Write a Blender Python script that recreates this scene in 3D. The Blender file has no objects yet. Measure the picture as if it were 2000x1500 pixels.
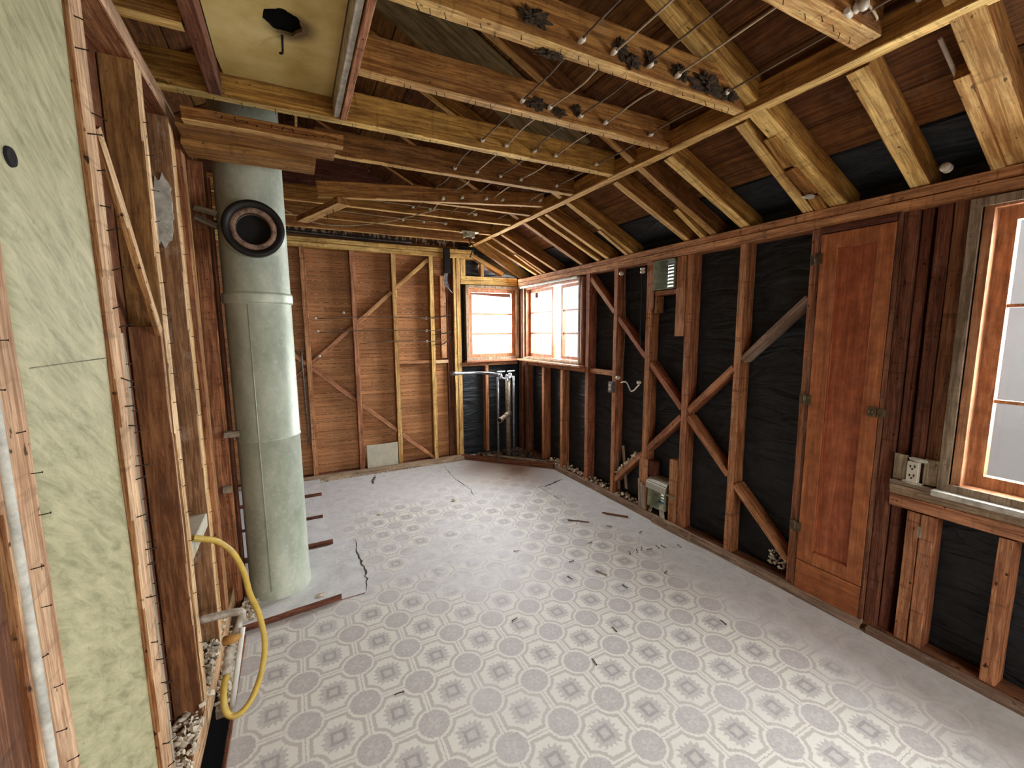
import bpy, bmesh, math, random
from mathutils import Matrix, Vector, noise
random.seed(7)
sc = bpy.context.scene
# ------------------------------------------------------------------ camera
CAM = Vector((0, 0, 1.6))
R = Matrix(((0.8908399, 0.06370855, -0.44982829), (-0.45425314, 0.10825659, -0.88427066), (-0.00763873, 0.9920795, 0.1253791)))
cd = bpy.data.cameras.new('camera'); cam = bpy.data.objects.new('camera', cd); sc.collection.objects.link(cam)
cd.sensor_width = 36; cd.lens = 833.165 / 2000 * 36; cd.clip_start = .02
cam.matrix_world = Matrix.Translation(CAM) @ R.to_4x4()
sc.camera = cam
# ------------------------------------------------------------------ world + lights + exposure
sc.view_settings.view_transform = 'Standard'; sc.view_settings.look = 'None'
sc.view_settings.gamma = 1; sc.view_settings.use_curve_mapping = False
sc.view_settings.exposure = 0.5
w = bpy.data.worlds.new('sky'); sc.world = w; w.use_nodes = True
bg = w.node_tree.nodes['Background']; bg.inputs[0].default_value = (.93, .97, 1, 1); bg.inputs[1].default_value = 1.0
def area(name, loc, direction, sx, sy, power, col):
    l = bpy.data.lights.new(name, 'AREA'); l.shape = 'RECTANGLE'; l.size = sx; l.size_y = sy; l.energy = power; l.color = col
    o = bpy.data.objects.new(name, l); sc.collection.objects.link(o); o.location = loc
    o.rotation_euler = Vector(direction).to_track_quat('-Z', 'Y').to_euler(); return o
area('daylight_corner_window', (2.25, 5.25, 1.95), (-.1, -1, -.5), .8, 1.0, 110, (.93, .97, 1))
area('daylight_casements', (2.98, 4.2, 1.95), (-1, -.1, -.5), 1.1, 1.0, 140, (.93, .97, 1))
area('daylight_side_window', (2.98, .25, 1.7), (-1, .1, -.25), 1.1, 1.25, 105, (.93, .97, 1))
area('fill_rear_opening', (1.15, -3.5, 2.75), (.0, 1, -.62), 2.6, 1.8, 200, (1, .95, .86))  # added fill lamp behind the camera, shining in through an unseen opening

# ------------------------------------------------------------------ materials
def nt(name):
    m = bpy.data.materials.new(name); m.use_nodes = True; t = m.node_tree
    return m, t, t.nodes['Principled BSDF']
def nd(t, typ, **k):
    n = t.nodes.new(typ)
    for a, b in k.items(): setattr(n, a, b)
    return n
def ramp(t, fac, stops):
    r = nd(t, 'ShaderNodeValToRGB'); e = r.color_ramp.elements
    while len(e) < len(stops): e.new(.5)
    for q, (p, c) in zip(e, stops): q.position = p; q.color = (c[0], c[1], c[2], 1)
    t.links.new(fac, r.inputs[0]); return r.outputs[0]
def mathn(t, op, a, b=None, c=None, clamp=False):
    n = nd(t, 'ShaderNodeMath', operation=op); n.use_clamp = clamp
    for i, v in enumerate((a, b, c)):
        if v is None: continue
        if isinstance(v, (int, float)): n.inputs[i].default_value = v
        else: t.links.new(v, n.inputs[i])
    return n.outputs[0]
def mixc(t, fac, a, b, mode='MIX'):
    n = nd(t, 'ShaderNodeMix', data_type='RGBA', blend_type=mode)
    for i, v in ((0, fac), (6, a), (7, b)):
        if isinstance(v, (int, float)): n.inputs[i].default_value = v
        elif isinstance(v, tuple): n.inputs[i].default_value = (v[0], v[1], v[2], 1)
        else: t.links.new(v, n.inputs[i])
    return n.outputs[2]
def noise_t(t, vec, scale, detail=4, rough=.55, dist=0):
    n = nd(t, 'ShaderNodeTexNoise'); n.inputs['Scale'].default_value = scale; n.inputs['Detail'].default_value = detail
    n.inputs['Roughness'].default_value = rough; n.inputs['Distortion'].default_value = dist
    t.links.new(vec, n.inputs['Vector']); return n.outputs[0]
def mapped(t, scale, rnd=None):
    c = nd(t, 'ShaderNodeTexCoord'); m = nd(t, 'ShaderNodeMapping'); m.inputs['Scale'].default_value = scale
    t.links.new(c.outputs['Object'], m.inputs[0])
    if rnd is not None:
        v = nd(t, 'ShaderNodeVectorMath', operation='SCALE'); v.inputs[0].default_value = (17, 31, 23); t.links.new(rnd, v.inputs[3])
        t.links.new(v.outputs[0], m.inputs['Location'])
    return m.outputs[0]
def bump(t, b, h, strength=.4, dist=.004):
    n = nd(t, 'ShaderNodeBump'); n.inputs['Strength'].default_value = strength; n.inputs['Distance'].default_value = dist
    t.links.new(h, n.inputs['Height']); t.links.new(n.outputs[0], b.inputs['Normal'])

def wood(name, dark, light, rough=.78, marks=.35, island=False, grain=(1.3, 28, 28), var=.35, dust=.15):
    m, t, b = nt(name)
    if island: rnd = nd(t, 'ShaderNodeNewGeometry').outputs['Random Per Island']
    else: rnd = nd(t, 'ShaderNodeObjectInfo').outputs['Random']
    g = noise_t(t, mapped(t, grain, rnd), 1.6, 8, .72, .9)
    fine = noise_t(t, mapped(t, tuple(k*4.5 for k in grain), rnd), 1.6, 5, .7)
    big = noise_t(t, mapped(t, (1.6, 4, 4), rnd), 3.2, 6, .65)
    gg = mathn(t, 'MULTIPLY_ADD', fine, .35, mathn(t, 'MULTIPLY', g, .65))
    mid_ = tuple((a + c) / 2.1 for a, c in zip(dark, light))
    col = ramp(t, gg, [(.36, tuple(x*.75 for x in dark)), (.46, dark), (.53, mid_), (.64, light)])
    k = mathn(t, 'MULTIPLY_ADD', big, 1.5, .25)
    hs = nd(t, 'ShaderNodeHueSaturation'); t.links.new(col, hs.inputs['Color'])
    r2 = mathn(t, 'MULTIPLY_ADD', rnd, var, 1 - var / 2)
    t.links.new(mathn(t, 'MULTIPLY', k, r2), hs.inputs['Value'])
    t.links.new(mathn(t, 'MULTIPLY_ADD', rnd, .018, .491), hs.inputs['Hue'])
    c = hs.outputs[0]
    # saw marks across the grain, nail stains, dust
    s = noise_t(t, mapped(t, (38 if grain[0] < 5 else 5, 5, 38 if grain[2] < 5 else 5), rnd), 1, 3, .6)
    c = mixc(t, mathn(t, 'MULTIPLY', ramp(t, s, [(.58, (0, 0, 0)), (.70, (1, 1, 1))]), marks), c, tuple(x * .3 for x in dark))
    sp_ = noise_t(t, mapped(t, (14, 22, 22), rnd), 2.2, 2, .5)
    c = mixc(t, mathn(t, 'MULTIPLY', ramp(t, sp_, [(.68, (0, 0, 0)), (.73, (1, 1, 1))]), min(1, marks*2.2)), c, tuple(x * .18 for x in dark))
    s4 = noise_t(t, mapped(t, (3, 6, 6), rnd), 2.3, 7, .75)
    dm = ramp(t, s4, [(.55, (0, 0, 0)), (.75, (1, 1, 1))])
    c = mixc(t, mathn(t, 'MULTIPLY', dm, dust), c, (.50, .40, .30))
    t.links.new(c, b.inputs['Base Color']); b.inputs['Roughness'].default_value = rough
    b.inputs['Specular IOR Level'].default_value = .2
    bump(t, b, mathn(t, 'ADD', gg, mathn(t, 'MULTIPLY', s4, .5)), .8, .005)
    return m
RED = wood('old_redwood', (.19, .062, .025), (.54, .225, .10))
GOLD = wood('aged_fir', (.21, .086, .019), (.56, .285, .072), marks=.3)
GOLDD = wood('stained_fir', (.12, .046, .012), (.36, .16, .045), marks=.3)
DARKW = wood('dark_framing', (.10, .035, .019), (.28, .115, .06), marks=.4)
LEFTW = wood('pale_edge_fir', (.20, .075, .024), (.54, .29, .12), marks=.45)
DOORW = wood('door_fir', (.31, .092, .036), (.50, .17, .07), rough=.42, marks=.03, dust=.05, grain=(14, .8, 14), var=.05)
DOORV = wood('door_fir_upright', (.31, .092, .036), (.50, .17, .07), rough=.42, marks=.03, dust=.05, grain=(14, 14, .8), var=.05)
FRAMEW = wood('window_fir', (.34, .14, .065), (.62, .32, .17), rough=.5, marks=.05, dust=.2, grain=(14, 14, 1.2))
PALEW = wood('weathered_casing', (.20, .15, .10), (.46, .38, .28), marks=.3, dust=.4)
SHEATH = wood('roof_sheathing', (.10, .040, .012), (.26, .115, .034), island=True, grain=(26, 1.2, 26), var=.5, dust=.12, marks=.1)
GOLDE = wood('lath_marked_lit_fir_edge', (.46, .25, .075), (.95, .68, .27), marks=.4, dust=.1)  # edge woods: lath-marked and pale, with bounce light put into the colour
GOLDDE = wood('lath_marked_lit_stained_edge', (.38, .20, .06), (.84, .56, .21), marks=.4, dust=.1)
REDE = wood('lath_marked_lit_redwood_edge', (.30, .12, .055), (.68, .35, .175), marks=.5, dust=.25)
LEFTE = wood('lath_marked_lit_pale_edge', (.42, .235, .12), (.84, .60, .37), marks=.45, dust=.25)
PLYO = wood('olive_plywood', (.16, .12, .05), (.40, .31, .15), grain=(1.3, 16, 16), marks=.05, dust=.3)
PANELW = wood('wall_board_back', (.15, .06, .027), (.30, .135, .065), grain=(14, 5, 3), marks=.05, dust=.3, var=.1)
BROWNW = wood('deep_brown_stud', (.135, .055, .018), (.33, .155, .055), marks=.2, dust=.08, grain=(1.3, 14, 14))
DUSTW = wood('dusty_plastered_stud', (.15, .065, .03), (.36, .18, .09), marks=.1, dust=.7)
SOFF = wood('soffit_brown', (.16, .066, .02), (.42, .20, .065))
PALEV = wood('weathered_casing_upright', (.20, .145, .09), (.46, .37, .26), marks=.2, dust=.3, grain=(16, 16, 1.2))
PLATEW = wood('dusty_plate', (.22, .14, .09), (.50, .38, .27), marks=.3, dust=.6)

def plain(name, col, rough=.6, metal=0, nscale=30, namt=.15, bumps=0, spec=.4, col2=None):
    m, t, b = nt(name); v = mapped(t, (1, 1, 1)); n = noise_t(t, v, nscale, 5, .65)
    c2 = col2 or tuple(x * (1 - namt * 2) for x in col)
    t.links.new(ramp(t, n, [(.35, c2), (.65, col)]), b.inputs['Base Color'])
    b.inputs['Roughness'].default_value = rough; b.inputs['Metallic'].default_value = metal; b.inputs['Specular IOR Level'].default_value = spec
    if bumps: bump(t, b, n, bumps, .003)
    return m
BLACKP, t, b = nt('black_building_paper')
v = mapped(t, (1, 1.2, 4.5)); n1 = noise_t(t, v, 2.2, 4, .5, 1.2); v2 = mapped(t, (1, 1, 1)); n2 = noise_t(t, v2, 9, 6, .65)
t.links.new(ramp(t, n2, [(.3, (.008, .011, .014)), (.62, (.020, .025, .030)), (.8, (.045, .050, .054))]), b.inputs['Base Color'])
b.inputs['Roughness'].default_value = .55; b.inputs['Specular IOR Level'].default_value = .35
bump(t, b, mathn(t, 'ADD', n1, mathn(t, 'MULTIPLY', n2, .15)), .8, .05)
GALV, t, b = nt('galvanised_flue')
v = mapped(t, (1, 1, .55)); n1 = noise_t(t, v, 5, 6, .7); n2 = noise_t(t, mapped(t, (1, 1, 1)), 42, 3, .7)
c = ramp(t, n1, [(.3, (.31, .35, .265)), (.5, (.46, .51, .41)), (.7, (.62, .65, .55))])
c = mixc(t, mathn(t, 'MULTIPLY', ramp(t, n2, [(.55, (0, 0, 0)), (.7, (1, 1, 1))]), .35), c, (.75, .77, .70))
t.links.new(c, b.inputs['Base Color']); b.inputs['Metallic'].default_value = .3; b.inputs['Roughness'].default_value = .55
bump(t, b, n2, .15, .002)
DUCT, t, b = nt('mottled_green_board')
co = nd(t, 'ShaderNodeTexCoord'); m1 = nd(t, 'ShaderNodeMapping'); m1.inputs['Rotation'].default_value = (.62, 0, 0); t.links.new(co.outputs['Object'], m1.inputs[0])
mp = nd(t, 'ShaderNodeMapping'); mp.inputs['Scale'].default_value = (6, 5, 22); t.links.new(m1.outputs[0], mp.inputs[0]); v = mapped(t, (1, 1, 1))
n1 = noise_t(t, mp.outputs[0], 1.6, 9, .75, .5); n2 = noise_t(t, v, 60, 3, .7)
c = ramp(t, n1, [(.3, (.20, .19, .09)), (.5, (.38, .355, .20)), (.7, (.54, .49, .29))])
c = mixc(t, mathn(t, 'MULTIPLY', ramp(t, n2, [(.63, (0, 0, 0)), (.7, (1, 1, 1))]), .4), c, (.2, .17, .08))
t.links.new(c, b.inputs['Base Color']); b.inputs['Roughness'].default_value = .6; bump(t, b, n1, .25, .004)
TIN = plain('yellowed_ceiling_tin', (.62, .53, .26), .5, 0, 5, .12, .1)
WHITEP = plain('chipped_white_paint', (.62, .60, .52), .7, 0, 25, .25, .4)
CREAM = plain('cream_board', (.56, .52, .40), .7, 0, 9, .12, .1)
PLASTER = plain('plaster_rubble', (.76, .66, .50), .9, 0, 20, .3, .6)
PORC = plain('porcelain', (.72, .66, .55), .35, 0, 12, .12)
WIRE = plain('cloth_wire', (.20, .13, .08), .8, 0, 20, .3); WIREL = plain('pale_wire', (.50, .38, .24), .7, 0, 20, .2)
SOOT = plain('soot_black', (.008, .006, .005), .9, 0, 20, .3)
BLKM = plain('black_iron', (.018, .016, .015), .45, .3, 20, .3)
RUST = plain('rusty_ring', (.42, .27, .19), .8, .1, 26, .35, .4, col2=(.10, .06, .04))
PIPEW = plain('grimy_white_pipe', (.60, .56, .48), .5, .1, 30, .3, .2, col2=(.28, .22, .16))
PIPEG = plain('old_steel_pipe', (.30, .30, .30), .4, .6, 40, .3, .2)
DRAINM = plain('old_brass_drain', (.33, .27, .19), .5, .4, 40, .35, .2, col2=(.10, .08, .06))
CHROME = plain('chromed_valve', (.62, .68, .76), .25, .8, 30, .1)
YEL = plain('yellow_hose', (.66, .45, .09), .4, 0, 30, .12)
NAILM = plain('rusted_nail', (.045, .025, .015), .6, .4, 60, .3)
BRASS = plain('tarnished_hinge', (.19, .14, .08), .5, .6, 50, .3)
DUST = plain('matted_dust', (.07, .042, .02), 1, 0, 60, .4, .5)
IVORY = plain('ivory_plastic', (.66, .62, .50), .4, 0, 15, .08)
VENTM = plain('vent_metal', (.36, .38, .26), .5, .3, 30, .2)
VENTL = plain('vent_louver', (.75, .76, .58), .5, .1, 40, .3, 0, col2=(.35, .35, .22))
CABLE = plain('black_cable', (.02, .022, .026), .9, 0, 20, .2, 0, .1)
GAP = plain('under_floor_void', (.01, .009, .008), .95)
GLASS, t, b = nt('window_glass')
t.nodes.remove(b); out = t.nodes['Material Output']; tr = nd(t, 'ShaderNodeBsdfTransparent'); gl = nd(t, 'ShaderNodeBsdfGlossy'); gl.inputs['Roughness'].default_value = .03
mx = nd(t, 'ShaderNodeMixShader'); mx.inputs[0].default_value = .06; t.links.new(tr.outputs[0], mx.inputs[1]); t.links.new(gl.outputs[0], mx.inputs[2]); t.links.new(mx.outputs[0], out.inputs[0])

# lath wall (narrow horizontal laths with plaster squeezed between)
LATH, t, b = nt('lath_boards')
co = nd(t, 'ShaderNodeTexCoord'); sp = nd(t, 'ShaderNodeSeparateXYZ'); t.links.new(co.outputs['Object'], sp.inputs[0])
rnd = nd(t, 'ShaderNodeNewGeometry').outputs['Random Per Island']
g = noise_t(t, mapped(t, (1.3, 20, 60), rnd), 1.6, 6, .6, .5); n5 = noise_t(t, mapped(t, (1, 1, 1.3)), 2.2, 4, .6)
col = ramp(t, g, [(.3, (.30, .125, .05)), (.7, (.60, .30, .135))])
hs = nd(t, 'ShaderNodeHueSaturation'); t.links.new(col, hs.inputs['Color'])
t.links.new(mathn(t, 'MULTIPLY', mathn(t, 'MULTIPLY_ADD', rnd, .3, .85), mathn(t, 'MULTIPLY_ADD', n5, .9, .55)), hs.inputs['Value'])
t.links.new(hs.outputs[0], b.inputs['Base Color']); b.inputs['Roughness'].default_value = .8; b.inputs['Specular IOR Level'].default_value = .2
bump(t, b, g, .5, .003)
SQUEEZE, t, b = nt('plaster_squeezed_between_laths')
n6 = noise_t(t, mapped(t, (9, 1, 4)), 3, 5, .7)
t.links.new(ramp(t, n6, [(.50, (.10, .045, .02)), (.58, (.66, .50, .33))]), b.inputs['Base Color']); b.inputs['Roughness'].default_value = .9

# linoleum
LINO, t, b = nt('patterned_linoleum')
co = nd(t, 'ShaderNodeTexCoord'); sp = nd(t, 'ShaderNodeSeparateXYZ')
wob = nd(t, 'ShaderNodeTexNoise'); wob.inputs['Scale'].default_value = 85; wob.inputs['Detail'].default_value = 3; t.links.new(co.outputs['Object'], wob.inputs['Vector'])
wv = nd(t, 'ShaderNodeVectorMath', operation='MULTIPLY_ADD'); t.links.new(wob.outputs[1], wv.inputs[0]); wv.inputs[1].default_value = (.015, .015, 0); t.links.new(co.outputs['Object'], wv.inputs[2])
t.links.new(wv.outputs[0], sp.inputs[0]); P = .237
def cell(o, off):
    a = mathn(t, 'MULTIPLY_ADD', o, 1 / P, -off / P); f = mathn(t, 'FRACT', mathn(t, 'ADD', a, .5)); return mathn(t, 'SUBTRACT', f, .5)
qx, qy = cell(sp.outputs[0], .660), cell(sp.outputs[1], 1.788)
ax, ay = mathn(t, 'ABSOLUTE', qx), mathn(t, 'ABSOLUTE', qy)
rr = mathn(t, 'SQRT', mathn(t, 'ADD', mathn(t, 'MULTIPLY', qx, qx), mathn(t, 'MULTIPLY', qy, qy)))
mo2 = noise_t(t, mapped(t, (1, 1, 1)), 120, 3, .7)
dc = mathn(t, 'ADD', mathn(t, 'SUBTRACT', rr, .275), mathn(t, 'MULTIPLY', mathn(t, 'SUBTRACT', mo2, .5), .05))
de = mathn(t, 'MINIMUM', ax, ay)
d = mathn(t, 'MINIMUM', dc, mathn(t, 'SUBTRACT', de, .012))
cr, mv, br, lc = (.68, .665, .59), (.36, .33, .33), (.44, .40, .36), (.6, .56, .48)
mottle = noise_t(t, mapped(t, (1, 1, 1)), 85, 5, .8)
band = ramp(t, mathn(t, 'MULTIPLY_ADD', d, 1.0, .3), [(.0, mv), (.288, mv), (.300, cr), (.335, cr), (.348, br), (.395, br), (.408, cr), (1, cr)])
band = mixc(t, mathn(t, 'LESS_THAN', de, .007), band, (.42, .38, .34))
rays = mathn(t, 'SINE', mathn(t, 'MULTIPLY', mathn(t, 'ARCTAN2', qy, qx), 4))
band = mixc(t, mathn(t, 'MULTIPLY', mathn(t, 'LESS_THAN', rr, .27), mathn(t, 'MULTIPLY', mathn(t, 'SUBTRACT', mottle, .42), 3.5, clamp=True)), band, (.56, .52, .48))
inner = mathn(t, 'MULTIPLY', mathn(t, 'LESS_THAN', rr, .13), mathn(t, 'GREATER_THAN', rays, .2))
band = mixc(t, mathn(t, 'MULTIPLY', inner, .25), band, cr)
cx, cy = mathn(t, 'SUBTRACT', .5, ax), mathn(t, 'SUBTRACT', .5, ay)
r2 = mathn(t, 'SQRT', mathn(t, 'ADD', mathn(t, 'MULTIPLY', cx, cx), mathn(t, 'MULTIPLY', cy, cy)))
ang = mathn(t, 'ARCTAN2', cy, cx)
lob = mathn(t, 'MULTIPLY_ADD', mathn(t, 'SINE', mathn(t, 'MULTIPLY_ADD', mottle, 9, mathn(t, 'MULTIPLY', ang, 16))), .030, .262)
lob = mathn(t, 'ADD', lob, mathn(t, 'MULTIPLY', mathn(t, 'COSINE', mathn(t, 'MULTIPLY', ang, 4)), -.02))
leaf = mathn(t, 'MULTIPLY', mathn(t, 'SUBTRACT', mathn(t, 'ADD', lob, mathn(t, 'MULTIPLY', mathn(t, 'SUBTRACT', mottle, .5), .16)), r2), 40, clamp=True)
nz = noise_t(t, mapped(t, (1, 1, 1)), 95, 4, .75)
band = mixc(t, mathn(t, 'MULTIPLY', leaf, mathn(t, 'MULTIPLY_ADD', nz, 1.5, .0, clamp=True)), band, (.36, .335, .325))
sq = mathn(t, 'MAXIMUM', cx, cy)
ring = mathn(t, 'MULTIPLY', mathn(t, 'LESS_THAN', sq, .13), mathn(t, 'GREATER_THAN', sq, .075))
band = mixc(t, mathn(t, 'MULTIPLY', ring, mathn(t, 'MULTIPLY_ADD', mottle, .9, .25, clamp=True)), band, (.22, .19, .195))
star = mathn(t, 'LESS_THAN', mathn(t, 'MULTIPLY', cx, cy), .0006)
star = mathn(t, 'MULTIPLY', star, mathn(t, 'LESS_THAN', sq, .055))
band = mixc(t, mathn(t, 'MULTIPLY', star, .6), band, (.56, .50, .45))
# wear and dust
ov = mapped(t, (1, 1, 1)); w1 = noise_t(t, ov, 2.1, 6, .62, .4); w2 = noise_t(t, ov, 14, 6, .7); w3 = noise_t(t, ov, 160, 2, .6)
sx, sy = sp.outputs[0], sp.outputs[1]
far = mathn(t, 'MULTIPLY', mathn(t, 'SUBTRACT', sy, 3.3), 1.0, clamp=True)
lft = mathn(t, 'MULTIPLY', mathn(t, 'MULTIPLY', mathn(t, 'SUBTRACT', .62, sx), 2.2, clamp=True), mathn(t, 'MULTIPLY', mathn(t, 'SUBTRACT', sy, 2.3), 3, clamp=True))
rgt = mathn(t, 'MULTIPLY', mathn(t, 'SUBTRACT', sx, 2.0), 3.0, clamp=True)
edge = mathn(t, 'MAXIMUM', mathn(t, 'MAXIMUM', far, lft), rgt)
fade = mathn(t, 'MULTIPLY', mathn(t, 'SUBTRACT', mathn(t, 'MULTIPLY_ADD', w1, 2.6, edge), 1.35), 1.1, clamp=True)
mid = mathn(t, 'SUBTRACT', 1, mathn(t, 'MULTIPLY', mathn(t, 'POWER', mathn(t, 'ADD', mathn(t, 'POWER', mathn(t, 'SUBTRACT', sx, .95), 2), mathn(t, 'POWER', mathn(t, 'MULTIPLY', mathn(t, 'SUBTRACT', sy, 2.75), .8), 2)), .5), 1.5), clamp=True)
fade = mathn(t, 'MAXIMUM', fade, mathn(t, 'MULTIPLY', mathn(t, 'MULTIPLY', mid, mathn(t, 'MULTIPLY_ADD', mathn(t, 'SUBTRACT', noise_t(t, ov, 4.5, 5, .7, .6), .40), 6.5, .15)), 1.7, clamp=True))
dirt = ramp(t, w2, [(.3, (.44, .43, .42)), (.55, (.58, .58, .58)), (.75, (.70, .70, .69))])
c = mixc(t, mathn(t, 'MULTIPLY', fade, .88), band, dirt)
c = mixc(t, mathn(t, 'MULTIPLY_ADD', w2, .5, 0, clamp=True), c, (.52, .50, .485))
c = mixc(t, mathn(t, 'MULTIPLY', ramp(t, noise_t(t, ov, 5.5, 7, .75, .8), [(.6, (0, 0, 0)), (.78, (1, 1, 1))]), .35), c, (.20, .18, .165))
rs = mathn(t, 'SUBTRACT', 1, mathn(t, 'MULTIPLY', mathn(t, 'SQRT', mathn(t, 'ADD', mathn(t, 'POWER', mathn(t, 'MULTIPLY', mathn(t, 'SUBTRACT', sx, 2.15), .9), 2), mathn(t, 'POWER', mathn(t, 'SUBTRACT', sy, 4.25), 2))), 1.5), clamp=True)
c = mixc(t, mathn(t, 'MULTIPLY', rs, mathn(t, 'MULTIPLY', w2, 1.5), clamp=True), c, (.27, .16, .085))
c = mixc(t, mathn(t, 'MULTIPLY', ramp(t, w3, [(.62, (0, 0, 0)), (.72, (1, 1, 1))]), .25), c, (.16, .14, .12))
t.links.new(c, b.inputs['Base Color']); t.links.new(mathn(t, 'MULTIPLY_ADD', w2, .3, .42), b.inputs['Roughness']); b.inputs['Specular IOR Level'].default_value = .45
bump(t, b, mathn(t, 'ADD', mathn(t, 'MULTIPLY', w2, 1), mathn(t, 'MULTIPLY', d, .6)), .25, .004)

# ------------------------------------------------------------------ mesh helpers
def link(o, parent=None):
    sc.collection.objects.link(o)
    if parent is not None: o.parent = parent
    return o
def tag(o, label=None, cat=None, group=None, kind=None):
    if label: o['label'] = label
    if cat: o['category'] = cat
    if group: o['group'] = group
    if kind: o['kind'] = kind
    return o
def mk(name, bm, mats, parent=None, smooth=False):
    me = bpy.data.meshes.new(name); bm.to_mesh(me); bm.free()
    for m in (mats if isinstance(mats, (list, tuple)) else [mats]): me.materials.append(m)
    if smooth:
        for p in me.polygons: p.use_smooth = True
    return link(bpy.data.objects.new(name, me), parent)
def empty(name, loc):
    o = bpy.data.objects.new(name, None); o.empty_display_size = .05; o.location = loc; return link(o)
def boxb(bm, x0, x1, y0, y1, z0, z1, mi=0):
    vs = [bm.verts.new(p) for p in ((x0, y0, z0), (x1, y0, z0), (x1, y1, z0), (x0, y1, z0), (x0, y0, z1), (x1, y0, z1), (x1, y1, z1), (x0, y1, z1))]
    for f in ((0, 3, 2, 1), (4, 5, 6, 7), (0, 1, 5, 4), (1, 2, 6, 5), (2, 3, 7, 6), (3, 0, 4, 7)):
        bm.faces.new([vs[i] for i in f]).material_index = mi
def prism(bm, L, w, h, jit=.0012, ch=.003, bow=0, seg=None):
    """board along local X centred on the origin, chamfered edges, slightly uneven"""
    seg = seg or max(2, int(L / .12)); ch = min(ch, w * .2, h * .2)
    prof = [(-w/2+ch, -h/2), (w/2-ch, -h/2), (w/2, -h/2+ch), (w/2, h/2-ch), (w/2-ch, h/2), (-w/2+ch, h/2), (-w/2, h/2-ch), (-w/2, -h/2+ch)]
    rings = []
    for i in range(seg + 1):
        u = i / seg; x = (u - .5) * L; bz = bow * 4 * u * (1 - u)
        rings.append([bm.verts.new((x + (random.uniform(-jit, jit) * 2 if i in (0, seg) else 0), y + random.uniform(-jit, jit), z + bz + random.uniform(-jit, jit))) for y, z in prof])
    for a, c in zip(rings, rings[1:]):
        for k in range(8): bm.faces.new((a[k], c[k], c[(k+1) % 8], a[(k+1) % 8]))
    bm.faces.new(rings[0]); bm.faces.new(rings[-1][::-1])
def beam(name, p0, p1, w, h, mat, label=None, cat=None, group=None, parent=None, up=(0, 0, 1), jit=.0012, bow=0):
    """board whose centre line runs p0-p1; w across, h along up"""
    p0, p1 = Vector(p0), Vector(p1); X = (p1 - p0); L = X.length; X.normalize()
    Z = Vector(up); Z = (Z - X * Z.dot(X)).normalized(); Y = Z.cross(X)
    bm = bmesh.new(); prism(bm, L, w, h, jit, bow=bow); bmesh.ops.recalc_face_normals(bm, faces=bm.faces)
    o = mk(name, bm, mat, parent)
    M = Matrix((X, Y, Z)).transposed().to_4x4(); M.translation = (p0 + p1) / 2
    two_tone(o, M)
    if parent is not None: M = Matrix.Translation(-parent.location) @ M if not parent.data else parent.matrix_basis.inverted() @ M
    o.matrix_local = M
    return tag(o, label, cat, group)
def bx(name, x, y, z, mat, label=None, cat=None, group=None, parent=None, jit=.0012):
    """board given by ranges; its length is its longest side"""
    d = [x[1]-x[0], y[1]-y[0], z[1]-z[0]]; c = [(a[0]+a[1])/2 for a in (x, y, z)]; k = d.index(max(d))
    p0 = list(c); p1 = list(c); p0[k] -= d[k]/2; p1[k] += d[k]/2
    if k == 2: return beam(name, p0, p1, d[1], d[0], mat, label, cat, group, parent, up=(1, 0, 0), jit=jit)
    if k == 1: return beam(name, p0, p1, d[0], d[2], mat, label, cat, group, parent, up=(0, 0, 1), jit=jit)
    return beam(name, p0, p1, d[1], d[2], mat, label, cat, group, parent, up=(0, 0, 1), jit=jit)
def tube(bm, pts, r, n=10, cap=True, rr=None, mi=0):
    pts = [Vector(p) for p in pts]; rings = []; prev = None
    for i, p in enumerate(pts):
        t_ = (pts[min(i+1, len(pts)-1)] - pts[max(i-1, 0)]).normalized()
        if prev is None:
            a = Vector((0, 0, 1)) if abs(t_.z) < .9 else Vector((1, 0, 0)); u = t_.cross(a).normalized()
        else: u = (prev - t_ * prev.dot(t_)).normalized()
        prev = u; v_ = t_.cross(u); q = rr[i] if rr else r
        rings.append([bm.verts.new(p + (u * math.cos(2*math.pi*k/n) + v_ * math.sin(2*math.pi*k/n)) * q) for k in range(n)])
    for a, c in zip(rings, rings[1:]):
        for k in range(n):
            f = bm.faces.new((a[k], a[(k+1) % n], c[(k+1) % n], c[k])); f.material_index = mi; f.smooth = True
    if cap:
        for f in (bm.faces.new(rings[0][::-1]), bm.faces.new(rings[-1])): f.material_index = mi
def spline(P_, n=8):
    P_ = [Vector(p) for p in P_]; P_ = [P_[0]*2-P_[1]] + P_ + [P_[-1]*2-P_[-2]]; out = []
    for i in range(1, len(P_)-2):
        a, b_, c_, d_ = P_[i-1:i+3]
        for k in range(n):
            u = k/n; out.append(.5*((2*b_)+(c_-a)*u+(2*a-5*b_+4*c_-d_)*u*u+(3*b_-a-3*c_+d_)*u**3))
    return out + [P_[-2]]
def tubeo(name, pts, r, mat, label=None, cat=None, group=None, parent=None, n=10, rr=None, loc=None):
    bm = bmesh.new(); L0 = Vector(loc) if loc else Vector((0, 0, 0)); tube(bm, [Vector(p)-L0 for p in pts], r, n, rr=rr)
    o = mk(name, bm, mat, parent); o.location = L0 - (parent.location if (parent is not None) else Vector()); return tag(o, label, cat, group)
def lathe(bm, prof, axis='z', c=(0, 0, 0), n=32, mi=0):
    c = Vector(c); rings = []
    for r, h in prof:
        ring = []
        for k in range(n):
            a = 2*math.pi*k/n; q = (r*math.cos(a), r*math.sin(a))
            p = {'z': (q[0], q[1], h), 'y': (q[0], h, q[1]), 'x': (h, q[0], q[1])}[axis]; ring.append(bm.verts.new(c + Vector(p)))
        rings.append(ring)
    for a, b_ in zip(rings, rings[1:]):
        for k in range(n):
            f = bm.faces.new((a[k], a[(k+1) % n], b_[(k+1) % n], b_[k])); f.material_index = mi; f.smooth = True
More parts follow.
